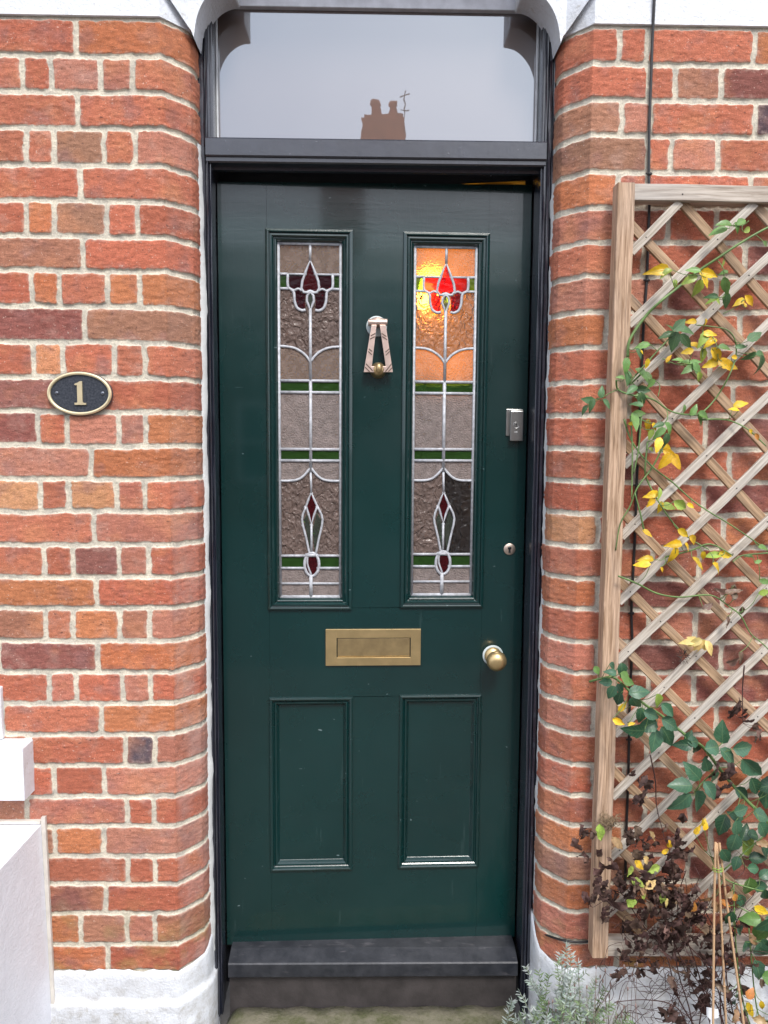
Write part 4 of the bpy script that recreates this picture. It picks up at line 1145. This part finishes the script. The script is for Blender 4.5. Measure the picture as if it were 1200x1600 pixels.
def leaf(mb, base, d, nrm, L, Wd, col, curl=.25, fold=.25, crumple=0, serr=True):
    """one leaflet: base point, direction, normal, length, half-width ratio"""
    d = Vector(d).normalized(); nrm = Vector(nrm); nrm = (nrm-d*nrm.dot(d)).normalized(); s = d.cross(nrm)
    n = 8; vs = []; uv = []
    for i in range(n+1):
        t = i/n
        w = Wd*L*(math.sin(pi*t**.72)**.95 if 0 < t < 1 else 0.02)
        if serr and 0 < i < n: w *= (1.05 if i % 2 else .94)
        bend = -curl*L*t*t
        c = Vector(base)+d*(L*t*(1-.15*curl*t))+nrm*bend
        cr = lambda: Vector((rng.gauss(0, 1), rng.gauss(0, 1), rng.gauss(0, 1)))*crumple*L if crumple else Vector((0, 0, 0))
        up = nrm*(fold*w)
        vs += [c-s*w+up+cr(), c-s*w*.5+up*.42+cr(), c+cr()*.5, c+s*w*.5+up*.42+cr(), c+s*w+up+cr()]
        uv += [(-1, t), (-.5, t), (0, t), (.5, t), (1, t)]
    fs = [(i*5+j, i*5+j+1, (i+1)*5+j+1, (i+1)*5+j) for i in range(n) for j in range(4)]
    f = rng.uniform(.8, 1.25); g = rng.uniform(.9, 1.1)
    mb.add(vs, fs, 0, uv, tuple(min(1, c*f*(g if i != 1 else 1)) for i, c in enumerate(col)), True)

STALK = []; PATHS = []
def px_leaf(mb, cx, cy, L, ang, key, Y=None, wd=None, curl=None, crumple=0):
    """leaflet with its middle at a measured point; ang clockwise from right"""
    Y = rng.uniform(-.095, -.065) if Y is None else Y
    c = P(cx, cy, Y); m = L*(Y+DIST)/FPX*1.08
    a = radians(ang+rng.uniform(-8, 8))
    dy = rng.uniform(-.45, .25)
    d = Vector((cos(a), dy, -sin(a))).normalized()
    nrm = Vector((rng.gauss(0, .35), -1, .45+rng.gauss(0, .3)))
    STALK.append(c-d*m*.46)
    leaf(mb, c-d*m*.5, d, nrm, m, wd or rng.uniform(.21, .28), COLS[key], rng.uniform(.1, .6) if curl is None else curl, rng.uniform(.1, .5), crumple)

UP = """1133 347 24 190 g;1122 360 28 160 g;1160 345 20 -40 g;1152 356 18 60 g;1170 358 18 -20 l;1031 421 34 180 y;1041 424 20 160 l;1055 443 14 100 l;1083 422 22 190 g;1078 436 26 160 l
1090 451 28 100 l;1108 428 30 5 y;1104 440 26 35 y;1130 412 14 100 l;1130 425 14 180 g;1134 448 28 75 g;1135 470 26 95 d;1111 462 22 190 d;1111 469 18 160 l;1156 471 20 150 y;1172 470 22 40 y
1081 502 18 170 y;1104 505 14 60 y;1063 507 32 -40 d;1050 510 18 -110 d;1042 523 28 160 d;1053 534 34 110 d;1075 514 30 0 d;1073 534 32 55 d;1198 381 14 20 g;1110 520 22 0 y;1099 530 28 120 l
1110 534 24 150 y;1086 537 22 200 y;1074 549 20 170 y;1098 555 24 80 l;1135 541 24 0 g;1159 541 20 0 d;1180 525 32 -35 d;1171 558 24 140 d;1192 552 26 0 d;1191 571 34 75 d;1122 555 30 50 y
1111 568 30 155 y;1138 568 34 15 y;1135 571 22 45 y;1149 558 14 0 y;1003 540 24 170 g;1000 552 20 60 d;1011 568 16 90 y;1003 550 10 40 y;979 571 26 100 g;981 591 26 80 d;970 589 14 200 g;1006 585 30 30 g
1014 592 24 70 g;987 609 24 150 d;1006 609 24 0 d;1003 627 30 80 d;1071 565 22 190 g;1087 565 18 0 g;1075 577 24 150 g;1090 577 26 70 g;940 612 20 -90 d;948 631 20 50 d;919 625 24 -160 d;924 633 24 120 d
912 640 18 130 d;1158 630 24 -30 y;1147 639 18 200 y;1102 648 26 15 g;1085 640 20 -60 g;1071 639 14 80 g;1098 656 22 40 g;993 659 30 80 g;1000 646 22 0 g;988 662 12 0 y;1012 665 20 100 y;1023 667 14 60 y
1017 679 18 110 l;1029 664 22 160 d;1030 676 24 150 g;1047 671 26 50 g;1041 688 24 85 d;1029 695 26 110 y;1039 721 30 120 y;1059 721 36 40 y;1047 709 24 30 y;1042 704 22 80 y;1020 772 24 170 y;1017 785 20 130 y
1031 772 20 95 l;1032 793 20 100 y;1047 790 28 0 l;1065 790 30 30 l;1012 833 18 30 y;1068 833 24 40 y;1086 845 26 30 y;1054 850 26 180 y;1054 869 28 100 y;1077 855 20 40 y;1099 869 16 80 y;1091 880 26 50 y
1114 867 26 180 l;1134 867 24 0 y;1123 887 26 40 y;1011 872 24 200 y;1003 881 26 180 y;1035 890 10 60 y;1195 855 22 0 g;1186 877 14 -20 g;1172 869 12 0 g;1197 909 20 10 g;1197 926 22 0 l
1077 1002 24 190 p;1086 1004 24 150 p;1090 1010 22 120 p;1095 1011 24 95 p;1102 1011 24 75 p;1110 1013 26 55 p;1084 999 20 -150 p;1176 676 16 20 y;1183 683 14 60 o;1150 930 18 -60 c;1130 925 22 200 c;1145 926 26 100 c;1140 972 20 60 c;1108 947 20 -40 c;1150 1035 26 0 c;1160 1030 24 60 c;1145 922 24 -40 c;1160 956 18 80 c
1003 617 20 -20 g;995 630 22 200 d;1017 600 18 120 g;1094 590 18 60 l;1062 560 16 200 g;1122 470 14 40 l;1045 560 14 -60 y;1080 790 14 20 y;1020 702 14 20 l;1165 475 10 -90 y"""
LO = """933 1048 16 60 g;946 1066 22 180 d;960 1041 20 30 d;955 1050 20 200 d;973 1048 26 90 d;978 1059 26 40 g;955 1083 26 120 d;969 1077 20 60 d;983 1066 20 20 g;966 1093 28 100 k;1000 1080 36 -10 d;993 1102 30 60 d
1002 1119 28 90 d;1020 1117 30 10 d;1012 1134 38 170 d;1030 1096 24 80 l;1044 1110 30 45 d;993 1144 38 175 k;1023 1159 40 105 d;1044 1152 38 60 d;1050 1132 36 30 d;972 1105 18 -60 y;967 1128 22 30 y;987 1131 14 -20 y
1068 1164 30 190 k;1087 1158 30 0 k;1089 1173 24 60 k;1077 1150 22 -60 k;1128 1144 40 -100 d;1119 1167 40 0 d;1140 1182 36 40 d;1165 1170 40 -10 d;1176 1201 46 50 d;1083 1207 38 220 d;1104 1195 30 250 d;1119 1219 36 60 d
1111 1236 36 60 d;1063 1227 42 190 d;1065 1257 46 130 d;1092 1254 44 80 d;1197 1248 36 90 d;1161 1266 32 0 d;1191 1275 38 20 d;1128 1290 38 110 k;1152 1296 34 80 d;1195 1299 34 60 d;1171 1326 42 60 l;1146 1320 38 100 d
1170 1387 38 80 g;1191 1387 32 20 d;1180 1357 26 0 d;1173 1436 32 180 g;1191 1423 28 20 y;1191 1456 36 -60 g;1189 1489 42 80 d;1170 1483 36 70 d;1188 1519 38 60 d;1152 1564 26 60 k;1105 1408 20 150 t;1122 1420 28 60 t
1084 1418 18 -80 o;1134 1412 16 20 o;1143 1397 18 -30 t;1150 1404 16 40 o;1173 1552 20 -60 o;1173 1579 28 60 y;1152 1585 28 -40 t;1191 1573 18 80 y;1179 1471 24 60 t;1194 1540 26 60 c;1194 1318 24 0 t;1160 1240 30 40 k;1180 1230 34 70 k
1100 1190 24 100 k;1136 1340 30 60 k;1150 1350 26 120 k;1160 1410 28 60 d;1185 1340 30 -20 k;1197 1330 26 60 k;1140 1436 30 100 k;1160 1455 26 30 k;1197 1400 30 80 k;1165 1300 30 -60 k;1180 1305 28 10 d;1150 1276 26 200 k;1197 1365 26 -40 d
1182 1445 24 130 k;1198 1480 30 60 k;1175 1512 26 130 c;1130 1545 24 200 c;1190 1595 26 10 t;1165 1600 26 60 c;1040 1330 14 -40 y;1090 1296 18 -60 y;1103 1290 18 -80 y;1047 1320 16 70 y;1020 1306 18 60 t;960 1317 22 60 t"""
def leaves(mb, txt, Yr, pal=None, wd=None):
    for row in txt.replace('\n', ';').split(';'):
        a = row.split()
        if len(a) < 5: continue
        k = a[4]; y = rng.uniform(*Yr)
        cr = .035 if k in 'ct' else (.01 if k in 'yo' else .004)
        sc_ = 1.0 if k not in 'dk' else .93
        px_leaf(mb, float(a[0]), float(a[1]), float(a[2])*sc_, float(a[3]), k, y, wd if k not in 'yct' else .24, .5 if k in 'c' else None, cr)
def stems(mb, lists, r0, r1, Y0=-.07):
    for pts in lists:
        q = [P(x, y, Y0-.010*sin(i*1.7+x*.1)) for i, (x, y) in enumerate(pts)]
        sp_ = smooth_path(q, 5); mb.tube(sp_, r0, 7, r1=r1); PATHS.extend(sp_)

# upper climbing rose
rose = empty('climbing_rose', (1.02, -.07, ZPL), label='sparse climbing rose with green and yellow leaves threaded through the upper trellis', cat='rose')
RL = Vector(rose.location)
def stalks(m_, reach, r_=.0008):
    pool = list(PATHS); pa = np.array([tuple(q) for q in pool])
    for b in STALK:
        dd = np.linalg.norm(pa-np.array(tuple(b)), axis=1); k_ = int(dd.argmin())
        if .003 < dd[k_] < reach:
            q = pool[k_]; mid_ = b.lerp(q, .5)+Vector((rng.gauss(0, .003), -.003, -.004))
            m_.tube(smooth_path([b, mid_, q], 4), r_, 5, 1)
    STALK.clear(); PATHS.clear()
def kid(mb, name, mat, par, loc):
    o = mb.build(name, mat, None)
    for v in o.data.vertices: v.co -= loc
    o.parent = par; return o
mb = MB()
stems(mb, [[(981, 558), (984, 531), (1008, 495), (1032, 471), (1062, 447), (1092, 423), (1119, 405), (1155, 381), (1197, 357), (1240, 340)]], .0034, .0024)
stems(mb, [[(963, 594), (966, 609), (990, 618), (1020, 624), (1047, 642), (1075, 648), (1096, 645), (1120, 620), (1140, 585), (1150, 555), (1148, 530), (1135, 515), (1110, 510), (1090, 508)],
           [(1035, 699), (1020, 729), (996, 762), (984, 792), (969, 819), (962, 860)],
           [(975, 655), (985, 685), (1002, 711), (1026, 735), (1050, 753), (1080, 780), (1110, 801), (1140, 819), (1188, 852), (1240, 890)],
           [(1012, 690), (1008, 732), (1011, 750), (1032, 789), (1056, 822), (1080, 843), (1107, 858)],
           [(966, 900), (996, 912), (1026, 927), (1062, 933), (1110, 930), (1140, 948), (1158, 963), (1173, 990), (1197, 1011), (1240, 1060)],
           [(1096, 656), (1120, 655), (1143, 658), (1170, 672), (1197, 697)], [(1240, 860), (1200, 864), (1160, 868), (1145, 878)], [(1006, 580), (985, 600), (990, 590), (1035, 540), (1060, 515)],
           [(985, 650), (988, 700), (987, 780)], [(1002, 648), (998, 700), (990, 740)], [(1040, 870), (1080, 860), (1110, 850), (1145, 868)],
           [(1006, 828), (1000, 800), (992, 770)]], .0022, .0013, -.066)
# fine leaf stalks
stems(mb, [[(1119, 405), (1130, 420), (1132, 450), (1135, 470)], [(1078, 430), (1090, 430), (1104, 432)], [(1110, 520), (1120, 540), (1122, 560)], [(1098, 515), (1098, 540), (1098, 560)], [(1028, 620), (1030, 600), (1010, 590)],
           [(940, 622), (955, 613), (966, 609)], [(918, 630), (935, 622)], [(1035, 560), (1060, 570), (1085, 568)], [(1135, 570), (1120, 575)], [(1160, 470), (1150, 480), (1130, 490)], [(1170, 345), (1160, 352), (1140, 352)]], .0011, .0008, -.075)
kid(mb, 'stem', STEMG, rose, RL)
mb = MB(); leaves(mb, UP, (-.098, -.064)); stalks(mb, .075); kid(mb, 'foliage', [LEAFM, STEMG], rose, RL)

# lower rose bush
bush = empty('rose_bush', (1.12, -.12, 0), label='dark green broad leaved rose bush at the lower right in front of the trellis', cat='rose')
BLc = Vector(bush.location)
mb = MB()
stems(mb, [[(921, 1065), (940, 1060), (960, 1059), (984, 1080), (1008, 1101), (1035, 1119), (1068, 1146), (1098, 1167), (1119, 1194), (1140, 1221), (1170, 1254), (1197, 1281), (1225, 1330), (1240, 1420), (1245, 1600), (1240, 1800)]], .0026, .0045, -.085)
stems(mb, [[(1086, 1236), (1100, 1220), (1122, 1200)], [(1240, 1260), (1200, 1300), (1165, 1330), (1130, 1360)], [(1240, 1400), (1190, 1392), (1130, 1372), (1112, 1340)], [(1240, 1500), (1190, 1440), (1150, 1415)],
           [(1175, 1800), (1178, 1640), (1160, 1560), (1150, 1480), (1146, 1380)], [(1200, 1800), (1195, 1640), (1180, 1560), (1170, 1450)]], .0017, .0016, -.10)
kid(mb, 'stem', STEMG, bush, BLc)
COLS['d'] = (.052, .135, .075); COLS['k'] = (.028, .085, .045)
mb = MB(); leaves(mb, LO, (-.150, -.085), wd=.32)
for i in range(26):    # leaves further right and down, beyond the picture's edge
    px_leaf(mb, rng.uniform(1195, 1290), rng.uniform(1180, 1700), rng.uniform(28, 44), rng.uniform(0, 180), rng.choice('ddkkg'), rng.uniform(-.16, -.09), .36)
stalks(mb, .09); kid(mb, 'foliage', [LEAFM, STEMG], bush, BLc)

# withered plant
dead = empty('withered_plant', (.83, -.11, 0), label='withered brown plant with crumpled leaves hanging over the foot of the trellis', cat='plant')
DL = Vector(dead.location)
mb = MB()
main = [[(1150, 1760), (1135, 1600), (1110, 1520), (1070, 1470), (1030, 1420), (1008, 1370)], [(1130, 1740), (1110, 1600), (1080, 1540), (1045, 1450), (1020, 1400)], [(1160, 1740), (1128, 1590), (1095, 1540), (1060, 1490), (1044, 1440)],
        [(1090, 1700), (1080, 1590), (1060, 1520), (1050, 1440), (1052, 1360), (1040, 1310)], [(1180, 1720), (1140, 1560), (1130, 1480), (1105, 1430), (1080, 1380)], [(1110, 1640), (1060, 1560), (1040, 1490), (1000, 1440), (975, 1400), (955, 1390)],
        [(1120, 1620), (1085, 1500), (1062, 1440), (1060, 1400), (1072, 1360)], [(1140, 1690), (1125, 1560), (1140, 1470), (1160, 1420)], [(1085, 1680), (1096, 1580), (1120, 1500), (1108, 1450)],
        [(1163, 1040), (1160, 1080), (1161, 1130)], [(1016, 1180), (1024, 1220), (1026, 1260), (1036, 1300)], [(1076, 1700), (1070, 1600), (1050, 1570), (1005, 1562), (960, 1566)]]
stems(mb, main, .0018, .0009, -.10)
for i in range(90):
    x, y = rng.uniform(945, 1180), rng.uniform(1370, 1600)
    pts = [(x, y)]; a = rng.uniform(0, 2*pi)
    for k in range(5):
        a += rng.gauss(0, .6); pts.append((pts[-1][0]+cos(a)*rng.uniform(6, 16), pts[-1][1]+sin(a)*rng.uniform(6, 16)))
    stems(mb, [pts], .0008, .0004, rng.uniform(-.14, -.07))
for i in range(26):    # arching wiry tendrils over the white plinth
    x0, y0 = rng.uniform(1040, 1150), rng.uniform(1500, 1600)
    stems(mb, [[(x0, y0), (x0-30, y0-rng.uniform(-20, 30)), (x0-70, y0+rng.uniform(-40, 30)), (x0-rng.uniform(80, 120), y0+rng.uniform(-30, 50))]], .0007, .0005, rng.uniform(-.12, -.06))
kid(mb, 'stem', STEMB, dead, DL)
mb = MB()
blobs = [(955, 1375, 16, 20, 9), (945, 1420, 16, 18, 9), (975, 1400, 22, 24, 18), (1010, 1380, 30, 24, 24), (1050, 1385, 26, 26, 22), (1025, 1420, 34, 26, 30), (1060, 1430, 28, 28, 26), (1085, 1440, 24, 28, 16),
         (1000, 1320, 12, 16, 6), (990, 1308, 14, 14, 5), (1058, 1315, 14, 16, 9), (1075, 1335, 12, 14, 4), (1035, 1470, 30, 16, 16), (1090, 1480, 34, 24, 18), (1125, 1470, 30, 30, 12), (1000, 1500, 10, 26, 10), (1025, 1515, 10, 14, 5),
         (966, 1530, 14, 7, 5), (975, 1495, 6, 18, 4), (1075, 1530, 16, 22, 10), (1110, 1540, 30, 36, 14), (1060, 1590, 22, 12, 9), (1140, 1500, 20, 24, 8), (1125, 1238, 10, 20, 5), (1138, 1210, 12, 14, 4), (1160, 1120, 14, 14, 3), (1182, 1142, 12, 12, 3),
         (998, 1225, 12, 22, 7), (902, 1326, 3, 3, 2), (914, 1300, 4, 8, 3), (915, 1345, 3, 12, 4), (933, 1330, 3, 12, 3), (1010, 1460, 20, 10, 8), (1150, 1570, 20, 20, 6), (1165, 1120, 8, 8, 2)]
for (cx, cy, rx_, ry_, n) in blobs:
    for i in range(int(n*1.0)):
        x = cx+rng.gauss(0, .72)*rx_; y = cy+rng.gauss(0, .72)*ry_
        key = rng.choice('bbbbbbc')
        px_leaf(mb, x, y, rng.uniform(12, 33), rng.uniform(40, 150), key, rng.uniform(-.15, -.07), rng.uniform(.12, .30), rng.uniform(.3, 1.2), .055)
for (x, y, L_, a, k) in ((998, 1380, 26, 20, 'l'), (983, 1412, 24, 160, 'l'), (1017, 1382, 22, -30, 'p'), (1000, 1352, 20, 40, 'y'), (1010, 1345, 18, 60, 'p'), (1022, 1358, 22, 160, 'l'), (1005, 1400, 14, 70, 'l'), (1035, 1405, 20, 90, 'l'), (1006, 1393, 22, 70, 't'),
                         (938, 1302, 26, 95, 'l'), (1042, 1412, 18, 80, 'p'), (985, 1362, 18, 110, 'l'), (966, 1318, 24, 50, 't'), (1006, 1398, 20, 60, 't'), (1047, 1322, 14, 50, 'y'), (1090, 1297, 16, -60, 'y'), (1098, 1285, 14, -80, 'y')):
    px_leaf(mb, x, y, L_, a, k, -.14, .26, .2, .03)
# dry seed head tangle
c = P(948, 1280, -.09)
stalks(mb, .035, .0005); kid(mb, 'foliage', [DEADM, STEMB], dead, DL)
mb = MB()
for i in range(90):
    a = rng.uniform(0, 2*pi); r_ = rng.uniform(0, 16)
    x, y = 952+cos(a)*r_*1.2, 1283+sin(a)*r_*.75; b_ = rng.uniform(0, 2*pi)
    stems(mb, [[(x, y), (x+6*cos(b_), y+6*sin(b_)), (x+10*cos(b_+1), y+10*sin(b_+1))]], .0006, .0005, rng.uniform(-.095, -.07))
kid(mb, 'seed_head', simple('dry_straw_brown', (.24, .17, .10), .8, var=.4, scale=90), dead, DL)
mb = MB()
for i in range(40):
    a = rng.uniform(0, 2*pi); x, y = 1068+cos(a)*rng.uniform(0, 9), 1026+sin(a)*rng.uniform(0, 9)
    stems(mb, [[(x, y), (x+5*cos(a), y+5*sin(a))]], .0009, .0004, rng.uniform(-.08, -.06))
kid(mb, 'seed_head', simple('dark_seed_brown', (.07, .05, .04), .8, var=.4, scale=90), dead, DL)

# bamboo canes tied in a tripod
CANE = wood('bamboo_cane', (.50, .27, .12), (.62, .40, .22))
cl = [('left', (1118, 1316), (1116, 1400), (1113, 1700)), ('middle', (1120, 1318), (1125, 1400), (1139, 1700)), ('right', (1124, 1317), (1134, 1400), (1176, 1700))]
for i, (w_, a, b, c) in enumerate(cl):
    Yc = -.135+.006*i
    p = [P(*a, Yc), P(*b, Yc-.002), P(*c, Yc-.03*(i != 1)-.01)]
    p0 = p[2].copy(); dz = p0.z; dirv = (p[2]-p[1]).normalized()
    end = p[1]+dirv*((p[1].z-.01)/-dirv.z)
    mb = MB(); pts = [p[0].lerp(p[1], t/4) for t in range(4)]+[p[1].lerp(end, t/14) for t in range(15)]
    mb.tube(pts, .0027, 8)
    for t in (.15, .38, .6, .8):
        q = p[1].lerp(end, t); mb.tube([q-dirv*.0015, q+dirv*.0015], .0034, 8)
    o = mb.build('bamboo_cane', CANE, None, loc=end)
    tag(o, {'left': 'leftmost orange bamboo cane of the tied bundle among the brown leaves', 'middle': 'middle orange bamboo cane of the tied bundle among the brown leaves', 'right': 'rightmost, widest leaning orange bamboo cane of the tied bundle'}[w_], 'cane', 'bamboo canes tied together')
mb = MB(); q0 = P(1121, 1362, -.134)
mb.tube([q0+Vector((cos(t)*.0105, sin(t)*.010, .001*t)) for t in np.linspace(0, 12, 40)], .0009, 6)
o = mb.build('garden_twine', simple('green_twine', (.25, .42, .06), .7), None, loc=q0); tag(o, 'green twine wound round the top of the bamboo canes', 'twine')
# plant label
q0 = P(1113, 1582, -.14)
mb = MB(); mb.prism([(q0.x-.014, q0.z+.013), (q0.x+.013, q0.z+.008), (q0.x+.015, q0.z-.012), (q0.x-.004, q0.z-.017), (q0.x-.013, q0.z-.008)], -.141, -.1395)
mb.box((q0.x-.003, -.1405, .0), (q0.x+.003, -.1398, q0.z-.010))
o = mb.build('plant_label', simple('white_plastic', (.8, .82, .85), .4), None, loc=Vector((q0.x, -.14, 0))); tag(o, 'small white plastic plant label stuck in among the bare stems', 'label')

# silver leaved plant by the step
sv = empty('silver_lavender', (.44, -.10, 0), label='feathery silver green lavender growing beside the right end of the doorstep', cat='lavender')
SL = Vector(sv.location)
SILV = leaf_material('silver_leaf', (1, 1, 1), .7, .2, .2, (.5, .55, .45), .2)
mb = MB(); ms = MB()
tips = [(822, 1512, 1), (812, 1550, 1), (800, 1565, 1), (828, 1532, 1), (884, 1480, 1), (892, 1492, 1), (903, 1505, 1), (915, 1520, 0), (870, 1505, 0), (858, 1525, 0), (848, 1560, 0), (838, 1580, 1), (930, 1530, 0), (945, 1545, 0), (925, 1550, 1), (905, 1545, 1), (880, 1530, 1), (868, 1550, 1), (893, 1560, 0), (955, 1570, 0), (978, 1585, 0), (940, 1575, 1), (878, 1575, 0), (855, 1590, 1), (965, 1590, 0), (910, 1580, 1), (925, 1590, 0), (820, 1585, 1), (805, 1592, 1), (895, 1520, 1), (876, 1492, 1), (990, 1598, 0), (842, 1520, 0), (866, 1590, 1)]
tips += [(rng.uniform(815, 985), rng.uniform(1555, 1640), rng.random() < .2) for _ in range(34)]
for (tx_, ty_, big) in tips:
    Y = rng.uniform(-.16, -.03)
    if tx_ < 850: Y = rng.uniform(-.10, -.02)
    tip = P(tx_, ty_, Y); base = Vector((.44+rng.gauss(0, .05)+(.0 if tx_ < 870 else .06), -.09+rng.gauss(0, .03), .02))
    midp = base.lerp(tip, .6)+Vector((rng.gauss(0, .015), rng.gauss(0, .015), .02))
    path = smooth_path([base, midp, tip], 10)
    ms.tube(path, .0012, 5, r1=.0006)
    colr = (.40, .46, .42) if big else rng.choice([(.22, .30, .15), (.27, .35, .22), (.17, .26, .10)])
    n = len(path)
    for i in range(3, n):
        t = i/(n-1)
        for k in range(5 if big else 4):
            a = rng.uniform(0, 2*pi); dd = (path[i]-path[i-1]).normalized()
            side = Vector((cos(a), sin(a)*.7, .2)); side = (side-dd*side.dot(dd)).normalized()
            d = (dd*rng.uniform(.3, 1.)+side).normalized()
            L_ = rng.uniform(.012, .022)*(1.1-.35*t)
            leaf(mb, path[i], d, Vector((side.y, -1, .4)), L_, .085 if not big else .10, colr, .1, .1, 0, False)
kid(ms, 'stem', simple('grey_green_stem', (.22, .26, .17), .7), sv, SL)
kid(mb, 'foliage', SILV, sv, SL)
# thin dry lavender stalks
mb = MB()
for i in range(38):
    x, y = rng.uniform(850, 1000), rng.uniform(1500, 1600); Y = rng.uniform(-.15, -.05)
    a = P(x, y, Y); b = Vector((a.x+rng.gauss(0, .05), a.y, .05)); c = a.lerp(b, .5)+Vector((rng.gauss(0, .012), 0, 0))
    mb.tube(smooth_path([b, c, a], 5), .0008, 5, r1=.0005)
    bm = bmesh.new(); bmesh.ops.create_icosphere(bm, subdivisions=1, radius=.0028)
    for q in bm.verts: q.co = Vector((q.co.x*.8, q.co.y*.8, q.co.z*2.2))+a
    mb.bm(bm, 0, True)
kid(mb, 'flower_stalk', simple('purple_brown_stalk', (.24, .17, .15), .8, var=.4), sv, SL)

# ------------------------------------------------------------------ ground, step
STN = Mat('mossy_step_stone'); _w = STN.coords()
_c = STN.mix(STN.ramp(STN.noise(_w, 14, 6, .7), [(.42, 0.), (.6, 1.)]), (.19, .175, .125), (.075, .085, .03))
_c = STN.mix(STN.ramp(STN.noise(_w, 150, 4, .7), [(.3, .0), (.7, .5)]), _c, (.20, .18, .12))
STNM = STN.set(Base_Color=_c, Roughness=.92, Normal=STN.bump(STN.math('ADD', STN.noise(_w, 90, 6, .7), STN.noise(_w, 15, 3)), .8, .006))
zs = P(580, 1574, .135).z
mb = MB(); N_ = 60; vs = []; rows_ = [(.137, -.02), (.137, 0), (.10, .001), (.06, .0), (0, 0), (-.08, -.001), (-.16, -.003), (-.19, -.012), (-.20, -.03), (-.20, -.3)]
x0, x1 = P(352, 1585, .1).x, P(812, 1585, .1).x
for (y, dz) in rows_:
    for i in range(N_+1):
        u = i/N_; ed = min(u, 1-u)*(x1-x0); dr = -.03*max(0, 1-ed/.03)**2
        vs.append((x0+(x1-x0)*u, y+.002*sin(i*.9), max(-.02, zs+dz+dr+.002*sin(i*.7+y*30) if dz > -.1 else -.02)))
mb.add(vs, [(r*(N_+1)+i, r*(N_+1)+i+1, (r+1)*(N_+1)+i+1, (r+1)*(N_+1)+i) for r in range(len(rows_)-1) for i in range(N_)], smooth=True)
o = mb.build('doorstep', STNM, None, loc=Vector((0, 0, 0))); tag(o, 'mossy worn stone doorstep below the black threshold', 'doorstep')
mb = MB(); mb.box((x0+.012, .125, zs-.01), (x1-.01, .1375, zs+.006), bev=.002)
GND = Mat('concrete_paving'); _w = GND.coords()
GNDM = GND.set(Base_Color=GND.mix(GND.ramp(GND.noise(_w, 8, 6, .7), [(.4, 0.), (.65, 1.)]), (.14, .13, .12), (.085, .08, .07)), Roughness=.95, Normal=GND.bump(GND.noise(_w, 120, 5), .5, .004))
SOIL = simple('dark_soil', (.045, .032, .022), .95, var=.4, scale=40, bump=.8, bdist=.01)
mb = MB(); mb.add([(-80, -80, 0), (80, -80, 0), (80, 60, 0), (-80, 60, 0)], [(0, 1, 2, 3)])
tag(mb.build('ground', GNDM), kind='structure')
mb = MB(); mb.box((.5, -.45, -.01), (1.75, -.02, .03), bev=.01); tag(mb.build('flower_bed', SOIL), kind='structure')
mb = MB(); mb.add([(-60, -9.2, .004), (60, -9.2, .004), (60, -3.2, .004), (-60, -3.2, .004)], [(0, 1, 2, 3)])
tag(mb.build('road', simple('asphalt', (.05, .05, .052), .9, var=.2, scale=30, bump=.5, bdist=.004)), kind='structure')

# ------------------------------------------------------------------ house across the street (seen mirrored in the fanlight and the gloss paint)
oh = empty('terraced_house', (0, -12.5, 0), label='brown brick house across the street, its chimney mirrored in the fanlight', cat='house')
def oc(name, mb, mat, par=None):
    o = mb.build(name, mat, None)
    for v in o.data.vertices: v.co -= Vector((0, -12.5, 0))
    o.parent = par or oh; return o
OB = simple('brown_brick_far', (.16, .085, .06), .9, var=.25, scale=2)
mb = MB(); mb.box((-9, -19, 0), (9, -12.5, 4.6)); oc('wall', mb, OB)
mb = MB(); mb.add([(-9.2, -12.2, 4.5), (9.2, -12.2, 4.5), (9.2, -15.7, 5.9), (-9.2, -15.7, 5.9), (-9.2, -19.2, 4.5), (9.2, -19.2, 4.5)], [(0, 1, 2, 3), (3, 2, 5, 4), (0, 3, 4), (1, 5, 2), (0, 4, 5, 1)])
rf = oc('roof', mb, simple('slate_roof', (.09, .09, .10), .6, var=.2, scale=4))
def refl(px, py, Yc, Yp=.165):
    """the point at depth Yc whose mirror image in the pane falls on the measured point"""
    q = P(px, py, 2*Yp-Yc); return Vector((q.x, Yc, q.z))
a = refl(564, 196, -15.7); b = refl(632, 196, -15.7)
mb = MB(); mb.box((a.x, -16.1, 5.5), (b.x, -15.3, a.z)); zc_ = a.z
mb.box((a.x+.07, -16.05, zc_), (b.x-.05, -15.35, zc_+.10))
CH = simple('brown_chimney_brick', (.42, .13, .06), .9, var=.3, scale=6)
ch = oc('chimney', mb, CH, rf)
for pxc in (587.5, 614.5):
    c = refl(pxc, 180, -15.7); h = refl(pxc, 160, -15.7).z
    mb = MB(); mb.lathe([(.115, zc_+.08), (.105, zc_+.15), (.095, h-.08), (.115, h-.06), (.105, h)], (c.x, -15.7, 0), axis='z', n=16)
    oc('chimney_pot', mb, CH, rf)
c = refl(633, 150, -15.7)
mb = MB(); mb.tube([(c.x, -15.7, 5.6), (c.x, -15.7, c.z+.12)], .014, 6); mb.tube([(c.x-.10, -15.7, c.z-.02), (c.x+.10, -15.7, c.z+.02)], .015, 6); mb.tube([(c.x-.1, -15.7, c.z-.3), (c.x+.1, -15.7, c.z-.3)], .015, 6)
oc('aerial', mb, BLACK, rf)
WF = simple('white_window_frame', (.75, .75, .75), .5); DG = simple('dark_window_glass', (.03, .035, .04), .08)
for (x, z) in ((-6.5, 2.8), (-3.2, 2.8), (1.0, 2.8), (4.2, 2.8), (7, 2.8), (-6.5, .8), (-1.2, .8), (4.2, .8)):
    mb = MB(); mb.box((x-.6, -12.52, z), (x+.6, -12.44, z+1.5)); w_ = oc('window', mb, WF)
    mb = MB()
    for i in (0, 1):
        for j in (0, 1): mb.box((x-.52+i*.54, -12.45, z+.08+j*.7), (x-.02+i*.54, -12.425, z+.72+j*.7))
    oc('pane', mb, DG, w_)
